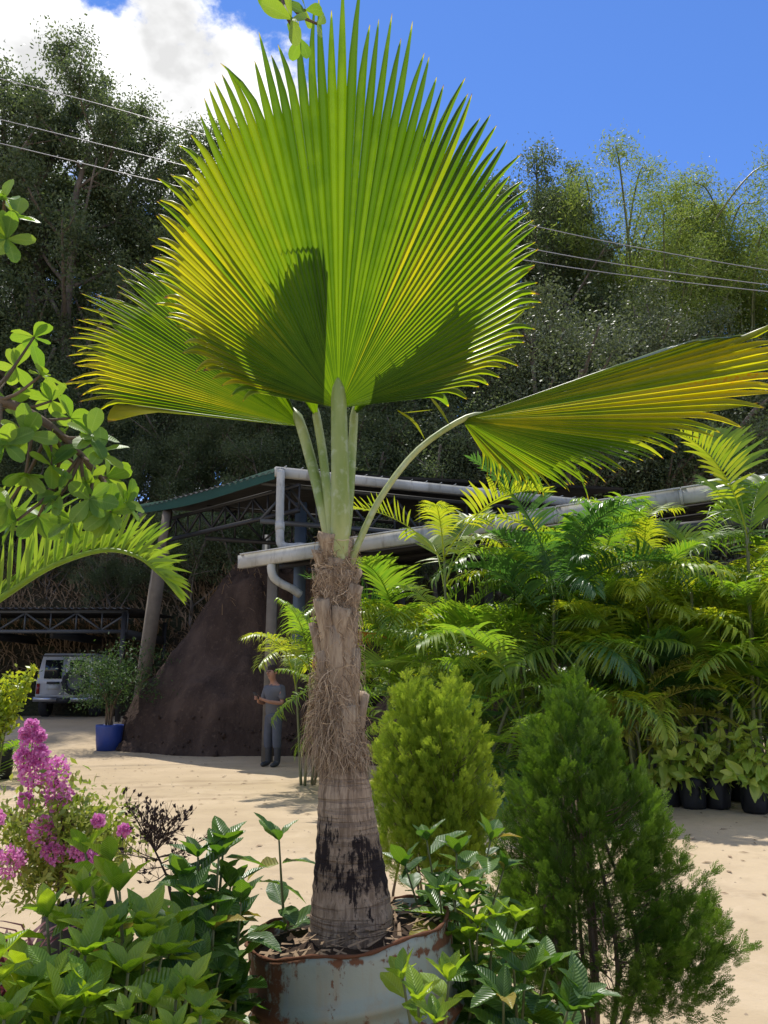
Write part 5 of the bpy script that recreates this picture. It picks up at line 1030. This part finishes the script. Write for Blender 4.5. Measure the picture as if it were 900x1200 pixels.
# ------------------------------------------------------------------ dry brown plant
r = np.random.default_rng(29); db = foot(200, 2.7); dp = thing('dry_plant', 'withered plant with brown dead leaves on thin twigs', 'plant', db)
POD = (np.array([[0, 0, 0], [0.26, 0.4, 0.08], [0, 1, 0], [-0.26, 0.4, 0.08]]), np.array([[0, 1, 2, 3]]))
main = smooth_path([db, P(203, 1110, 2.7), P(198, 1040, 2.7), P(190, 1015, 2.7), P(182, 998, 2.7)], 20); MB().tube(main, np.linspace(0.006, 0.003, 20), 5).build('stem', M['dry'], dp)
def dtwig(a, b, n, dens):
    a, b = np.array(a), np.array(b); p = smooth_path([a, (a + b) / 2 + r.normal(0, 0.008, 3), b], 9); mb = MB(); mb.tube(p, np.linspace(0.0022, 0.0008, 9), 4)
    for k in range(n):
        i = r.integers(2, 9); d = nrm(nrm(b - a) * 0.6 + r.normal(0, 0.55, 3) + Z3(0.3)); l = r.uniform(0.015, 0.05); e = p[i] + d * l; mb.tube([p[i], e], [0.0009, 0.0006], 3, cap=False)
        if r.random() < dens * 0.75:
            N = 2; mb.scatter(*POD, np.repeat(e[None], N, 0), frames(d + r.normal(0, 0.3, (N, 3)), r.normal(0, 1, (N, 3))), r.uniform(0.010, 0.022, N), r.random(N))
    mb.build('twig', M['dry'], dp)
top = main[-1]
for (x, y), n_, de in [((149, 941), 34, .95), ((160, 945), 30, .95), ((172, 955), 34, .95), ((182, 958), 34, .95), ((195, 955), 34, .95), ((210, 958), 30, .95), ((222, 955), 26, .9), ((165, 965), 30, .9), ((190, 965), 30, .95), ((205, 968), 24, .9), ((176, 972), 24, .9)]: dtwig(top, P(x, y, 2.7 + r.normal(0, 0.04)), n_, de)
for i, (x, y), n_ in [(17, (248, 978), 26), (17, (235, 985), 14), (16, (140, 1000), 18), (16, (150, 990), 14), (14, (165, 1020), 16), (13, (220, 1015), 18), (12, (170, 1035), 12), (12, (215, 1030), 12), (15, (210, 1000), 10)]: dtwig(main[i], P(x, y, 2.7 + r.normal(0, 0.05)), n_, 0.55)

# ------------------------------------------------------------------ tree with obovate leaves reaching in from the left and above
ob = thing('broadleaf_tree', 'broadleaf tree with rounded glossy leaves reaching over the yard edge', 'tree', (-1.75, 1.7, 0))
trunk = smooth_path([(-1.75, 1.7, -0.05), (-1.7, 1.75, 1.0), (-1.62, 1.8, 2.0), (-1.5, 1.8, 3.0), (-1.2, 1.75, 3.8)], 24); MB().tube(trunk, np.linspace(0.06, 0.02, 24), 10).build('trunk', M['bark'], ob)
r = np.random.default_rng(37)
def bough(frm, pts, rosettes, d, size=0.074, nl=(6, 9)):
    p = smooth_path([trunk[frm]] + [P(*q) for q in pts], 16); MB().tube(p, np.linspace(0.02, 0.005, 16), 6).build('branch', M['stem'], ob)
    for (x, y) in rosettes:
        e = P(x, y, d + r.normal(0, 0.1)); k = np.argmin(np.linalg.norm(p - e, axis=1)); k = max(0, k - 2); b = p[k]; q = smooth_path([b, (b + e) / 2 + Z3(-0.02), e], 7); MB().tube(q, np.linspace(0.006, 0.0035, 7), 5).build('twig', M['stem'], ob)
        ax_ = nrm(nrm(q[-1] - q[-2]) + Z3(0.5) + r.normal(0, 0.2, 3)); a = nrm(np.cross(ax_, [0.3, 0.9, 0.1])); bb = np.cross(ax_, a)
        for s in range(r.integers(*nl)):
            th = s * 2.4 + r.normal(0, 0.25); o = a * math.cos(th) + bb * math.sin(th); dv = nrm(o * r.uniform(0.6, 1.2) + ax_ * r.uniform(0.1, 0.8) - Z3(0.15)); inst('leaf', LM['obov'][r.integers(3)], ob, frames(dv, ax_ + Z3(0.4) + r.normal(0, 0.2, 3)), q[-1], size * r.uniform(0.75, 1.15))
bough(12, [(-60, 480, 2.0), (0, 470, 2.05), (60, 500, 2.1), (110, 550, 2.15), (140, 590, 2.15)], [(40, 395), (18, 430), (48, 440), (12, 475), (60, 470), (82, 490), (105, 510), (30, 510), (118, 530), (90, 545), (60, 545), (125, 560), (30, 555), (70, 580), (105, 585), (130, 600), (45, 605), (10, 590), (85, 610), (148, 592), (5, 520), (100, 565), (55, 520), (20, 610)], 2.1)
bough(17, [(-60, 250, 1.95), (-10, 255, 1.95), (15, 262, 1.95)], [(18, 255), (5, 235), (8, 280), (-15, 262)], 1.95, 0.078)
bough(22, [(40, -160, 1.7), (200, -90, 1.7), (310, -30, 1.7), (340, 10, 1.7)], [(342, 22), (352, 45), (372, 28), (300, -8), (325, 0), (395, -22), (358, 12)], 1.7, 0.062, (3, 5))

# ------------------------------------------------------------------ arching frond from a palm standing left of the frame
lp = thing('arching_palm', 'palm with a long arching feather frond beneath the rounded leaves', 'palm', (-2.3, 2.9, 0))
ltr = smooth_path([(-2.3, 2.9, -0.05), (-2.25, 2.9, 0.8), (-2.2, 2.9, 1.5)], 10); MB().tube(ltr, np.linspace(0.11, 0.07, 10), 12).build('trunk', M['boot'], lp)
def path_frond(pts, n, lenf, upf, seed, w=0.0135, mat='areca'):
    r = np.random.default_rng(seed); p = smooth_path(pts, 40); mb = MB(); mb.tube(p, np.linspace(0.014, 0.004, 40), 6, tone=0.95); tg = nrm(np.gradient(p, axis=0))
    for k in range(n):
        f = 0.12 + 0.88 * k / n; i = min(int(f * 39), 38); b, t_ = p[i], tg[i]
        for sd in (0, 1):
            l = lenf(f) * r.uniform(0.9, 1.08) * (1.0 if sd == 0 else 0.75); d = nrm(upf(f, sd) + t_ * (0.12 + 0.95 * f ** 3) + r.normal(0, 0.07, 3)); g = np.linspace(0, 1, 6); pts_ = b + d * (g * l)[:, None] - Z3(1) * (l * 0.22 * g ** 2.2)[:, None]
            wv = nrm(np.cross(d, [0.25, -1, 0.2] if sd == 0 else [0.9, -0.4, 0.1])); wd = w * np.array([0.4, 0.9, 1, 0.85, 0.5, 0.04]); j = np.arange(5)
            mb.add(np.vstack([pts_ + wv * wd[:, None] / 2, pts_ - wv * wd[:, None] / 2]), np.stack([j, j + 1, j + 7, j + 6], 1), tone=np.clip(r.normal(0.75, 0.2), 0, 1))
    return mb.build('frond', M[mat], lp)
D_ = 2.75
path_frond([ltr[-1], P(-60, 742, D_), P(0, 702, D_), P(60, 664, D_), P(120, 645, D_), P(160, 652, D_), P(186, 672, D_), P(203, 690, D_)], 84, lambda f: 0.28 * (1 - 1.35 * max(0, f - 0.45)), lambda f, sd: np.array([0.05 - 0.25 * (1 - f), 0.35 if sd else -0.1, 1.0 - 1.1 * max(0, f - 0.6) * 2]) if sd == 0 else np.array([0.1, 0.5, 0.75 - 1.6 * max(0, f - 0.55)]), 51)
path_frond([ltr[-1], P(-90, 690, 2.9), P(-50, 640, 2.9), P(-10, 622, 2.9), P(40, 622, 2.9), P(80, 640, 2.95)], 40, lambda f: 0.26, lambda f, sd: np.array([-0.1, 0.4 if sd else 0.0, 1.0 - f * 0.4]), 52)

# yellow green bushy plant at the yard edge
yb = np.array([P(2, 860, 13.0)[0], 13.0, 0.0]); r = np.random.default_rng(61)
ys_ = thing('young_bush', 'yellow green bush with knobbly upright shoots above the small palm', 'bush', yb); fo = MB(); cs = []
for px, py in [(38, 785), (28, 797), (12, 793), (2, 800), (-12, 795), (24, 806), (8, 812), (15, 820), (-5, 820), (-25, 800)]:
    e = P(px, py, 13 + r.normal(0, 0.15)); p = smooth_path([yb, yb * 0.5 + e * 0.5 + np.array([-0.12, 0, 0]), e], 14); MB().tube(p, np.linspace(0.016, 0.006, 14), 5).build('stem', M['green_stem'], ys_); cs += list(p[7:])
leaf_cloud(fo, np.array(cs), np.full(len(cs), 0.1), 26, 0.1, r, 1, 0.8, 0.6); fo.build('foliage', M['areca_y'], ys_)

# cut rosette lying by the person
ab = PX(281, 884, 0.0); ag = thing('spiky_rosette', 'dark spiky leaf rosette lying on the ground beside the person', 'plant', ab); r = np.random.default_rng(63)
for k in range(26):
    a = r.uniform(0, 6.3); el_ = r.uniform(0.1, 0.8); L = r.uniform(0.35, 0.62); o = np.array([math.cos(a) * math.cos(el_), math.sin(a) * math.cos(el_), math.sin(el_)]); p = np.array([ab + Z3(0.04) + o * L * g - Z3(0.16 * L * g * g) for g in np.linspace(0, 1, 6)]); wv = nrm(np.cross(o, [0, 0, 1])) * 0.022; ww = np.array([0.6, 1, 1, 0.8, 0.5, 0.03])[:, None]; j = np.arange(5)
    MB().add(np.vstack([p + wv * ww, p - wv * ww]), np.stack([j, j + 1, j + 7, j + 6], 1), tone=r.random()).build('blade', M['agave'], ag)

# ------------------------------------------------------------------ person looking at a phone
M['skin'] = plain('skin', (0.36, 0.19, 0.13), 0.55, 0.4, 0, 0.1, 6)
M['hair'] = plain('dark_hair', (0.03, 0.02, 0.015), 0.7, 0.3, 0, 0.3, 30)
M['shirt'] = plain('grey_shirt', (0.12, 0.125, 0.14), 0.9, 0.2, 0, 0.2, 9, 0.3)
M['jeans'] = plain('blue_grey_jeans', (0.085, 0.095, 0.12), 0.9, 0.2, 0, 0.3, 12, 0.3)
M['boot_r'] = plain('dark_rubber_boot', (0.035, 0.037, 0.042), 0.5, 0.4, 0, 0.2, 6)
M['screen'] = plain('phone_back', (0.25, 0.26, 0.28), 0.3, 0.5, 0, 0.1, 6)
per_b = PX(319, 899, 0.0); per = thing('person', 'person in grey shirt and jeans standing by a post looking at a phone', 'person', per_b)
FA = math.radians(232); fw_ = np.array([math.cos(FA), math.sin(FA), 0]); rt_ = np.array([fw_[1], -fw_[0], 0])   # facing, own right hand
def B(r_, f_, z_): return per_b + rt_ * r_ + fw_ * f_ + Z3(z_ * 1.03)
def skin_obj(name, chains, mat, parent, sub=2):
    """chains: lists of (point, radius); a chain may start with an index of an earlier vertex"""
    vs, es, rs = [], [], []
    for ch in chains:
        prev = None
        for it in ch:
            if isinstance(it, int): prev = it; continue
            vs.append(it[0] - W[parent.name]); rs.append(it[1]); k = len(vs) - 1
            if prev is not None: es.append((prev, k))
            prev = k
    me = bpy.data.meshes.new(name); me.from_pydata([tuple(v) for v in vs], es, []); o = bpy.data.objects.new(name, me); C.objects.link(o); o.parent = parent; me.materials.append(M[mat])
    o.modifiers.new('skin', 'SKIN').use_smooth_shade = True
    for d_, q in zip(me.skin_vertices[0].data, rs): d_.radius = (q if not isinstance(q, tuple) else q[0], q if not isinstance(q, tuple) else q[1])
    me.skin_vertices[0].data[0].use_root = True
    o.modifiers.new('sub', 'SUBSURF').levels = sub; o.modifiers['sub'].render_levels = sub; W[o.name] = W[parent.name]; return o
hd = B(0, 0.10, 1.60)
body = skin_obj('body', [[(B(0, 0, 0.98), 0.06), (B(0, 0.0, 1.2), 0.07), (B(0, 0.0, 1.38), 0.075), (B(0, 0.02, 1.46), 0.056), (B(0, 0.05, 1.52), 0.056), (B(0, 0.085, 1.58), 0.085), (B(0, 0.085, 1.655), 0.092), (B(0, 0.07, 1.72), 0.06)],
    [2, (B(-0.19, 0, 1.37), 0.05), (B(-0.24, 0.03, 1.1), 0.042), (B(-0.14, 0.27, 1.13), 0.034), (B(-0.05, 0.37, 1.18), 0.026), (B(-0.03, 0.42, 1.2), 0.034)],
    [2, (B(0.19, 0, 1.37), 0.05), (B(0.24, 0.03, 1.1), 0.042), (B(0.13, 0.27, 1.13), 0.034), (B(0.03, 0.36, 1.17), 0.026), (B(0.01, 0.41, 1.19), 0.034)],
    [0, (B(-0.1, 0, 0.86), 0.05), (B(-0.11, 0.02, 0.5), 0.045), (B(-0.11, 0, 0.12), 0.04)], [0, (B(0.1, 0, 0.86), 0.05), (B(0.11, 0.02, 0.5), 0.045), (B(0.11, 0, 0.12), 0.04)]], 'skin', per)
for sgn, o0 in ((-1, B(-0.03, 0.42, 1.2)), (1, B(0.01, 0.41, 1.19))):
    for k in range(4):
        s0 = o0 + Z3(-0.02 + 0.016 * k) + fw_ * 0.02; MB().tube(smooth_path([s0, s0 + fw_ * (0.04 + 0.004 * k), s0 + fw_ * 0.05 - rt_ * sgn * 0.035], 6), np.linspace(0.009, 0.006, 6), 6).build('finger', M['skin'], per)
    MB().tube(smooth_path([o0 + Z3(0.02), o0 + Z3(0.045) - rt_ * sgn * 0.01 + fw_ * 0.02, o0 + Z3(0.055) - rt_ * sgn * 0.03 + fw_ * 0.045], 6), np.linspace(0.011, 0.007, 6), 6).build('thumb', M['skin'], per)
MB().tube([B(0, 0.165, 1.66), B(0, 0.195, 1.625), B(0, 0.175, 1.605)], [0.01, 0.017, 0.012], 8).build('nose', M['skin'], per)
for s in (-1, 1):
    MB().tube([B(s * 0.088, 0.07, 1.66), B(s * 0.098, 0.055, 1.64), B(s * 0.088, 0.065, 1.61)], [0.012, 0.018, 0.01], 7).build('ear', M['skin'], per)
    MB().tube([B(s * 0.02, 0.168, 1.66), B(s * 0.05, 0.158, 1.66)], 0.008, 6).build('eye', M['hair'], per)
MB().tube([B(-0.025, 0.162, 1.575), B(0.025, 0.162, 1.575)], 0.006, 6).build('mouth', M['stem'], per)
mb = MB(); u_, v_ = np.meshgrid(np.linspace(0, 2 * np.pi, 24, endpoint=False), np.linspace(0, 0.62 * np.pi, 12)); c = B(0, 0.068, 1.675)
X_ = np.sin(v_) * np.cos(u_); Y_ = np.sin(v_) * np.sin(u_); cutf = np.where((Y_ > 0.35) & (np.cos(v_) < 0.35), 0.80, 1.0); V = c + (X_ * 0.1 * cutf)[..., None] * rt_ + (Y_ * 0.108 * cutf)[..., None] * fw_ + (np.cos(v_) * 0.108 * cutf)[..., None] * np.array([0, 0, 1.0])
i, j = np.meshgrid(np.arange(11), np.arange(24), indexing='ij'); j2 = (j + 1) % 24; mb.add(V.reshape(-1, 3), np.stack([i * 24 + j, i * 24 + j2, (i + 1) * 24 + j2, (i + 1) * 24 + j], -1).reshape(-1, 4)); mb.build('hair', M['hair'], per)
skin_obj('shirt', [[(B(0, 0, 0.86), (0.165, 0.115)), (B(0, 0, 0.95), (0.165, 0.12)), (B(0, 0.01, 1.15), (0.165, 0.12)), (B(0, 0.0, 1.33), (0.17, 0.115)), (B(0, 0.0, 1.42), (0.11, 0.09)), (B(0, 0.02, 1.465), 0.065)],
    [3, (B(-0.2, 0, 1.36), 0.075), (B(-0.235, 0.02, 1.24), 0.068), (B(-0.245, 0.03, 1.15), 0.066)], [3, (B(0.2, 0, 1.36), 0.075), (B(0.235, 0.02, 1.24), 0.068), (B(0.245, 0.03, 1.15), 0.066)]], 'shirt', per)
skin_obj('trousers', [[(B(0, 0, 0.9), (0.15, 0.11)), (B(0, 0, 0.97), (0.15, 0.11))], [0, (B(-0.1, 0, 0.8), 0.1), (B(-0.115, 0.02, 0.48), 0.085), (B(-0.115, 0.0, 0.3), 0.08)], [0, (B(0.1, 0, 0.8), 0.1), (B(0.115, 0.02, 0.48), 0.085), (B(0.115, 0.0, 0.3), 0.08)]], 'jeans', per)
for s in (-1, 1): skin_obj('boot', [[(B(s * 0.115, -0.01, 0.36), 0.075), (B(s * 0.115, -0.01, 0.2), 0.066), (B(s * 0.115, -0.01, 0.07), 0.062), (B(s * 0.125, 0.08, 0.05), 0.05), (B(s * 0.13, 0.17, 0.042), 0.042)]], 'boot_r', per)
pc = B(-0.01, 0.46, 1.235); ph = MB(); Rp = np.stack([rt_, nrm(-fw_ * 0.75 + Z3(0.66)), nrm(fw_ * 0.66 + Z3(0.75))], 1); ph.box(pc, (0.074, 0.012, 0.155), np.stack([rt_, nrm(fw_ * 0.75 - Z3(0.66)) * -1, nrm(fw_ * 0.66 + Z3(0.75))], 1))
po = thing('mobile_phone', 'small phone held up by the person in the grey shirt', 'phone', pc); ph.build('case', M['black_trim'], po, smooth=False)
MB().box(pc - nrm(fw_ * 0.75 - Z3(0.66)) * 0.008, (0.066, 0.002, 0.142), np.stack([rt_, nrm(fw_ * 0.75 - Z3(0.66)) * -1, nrm(fw_ * 0.66 + Z3(0.75))], 1)).build('screen', M['screen'], po, smooth=False)
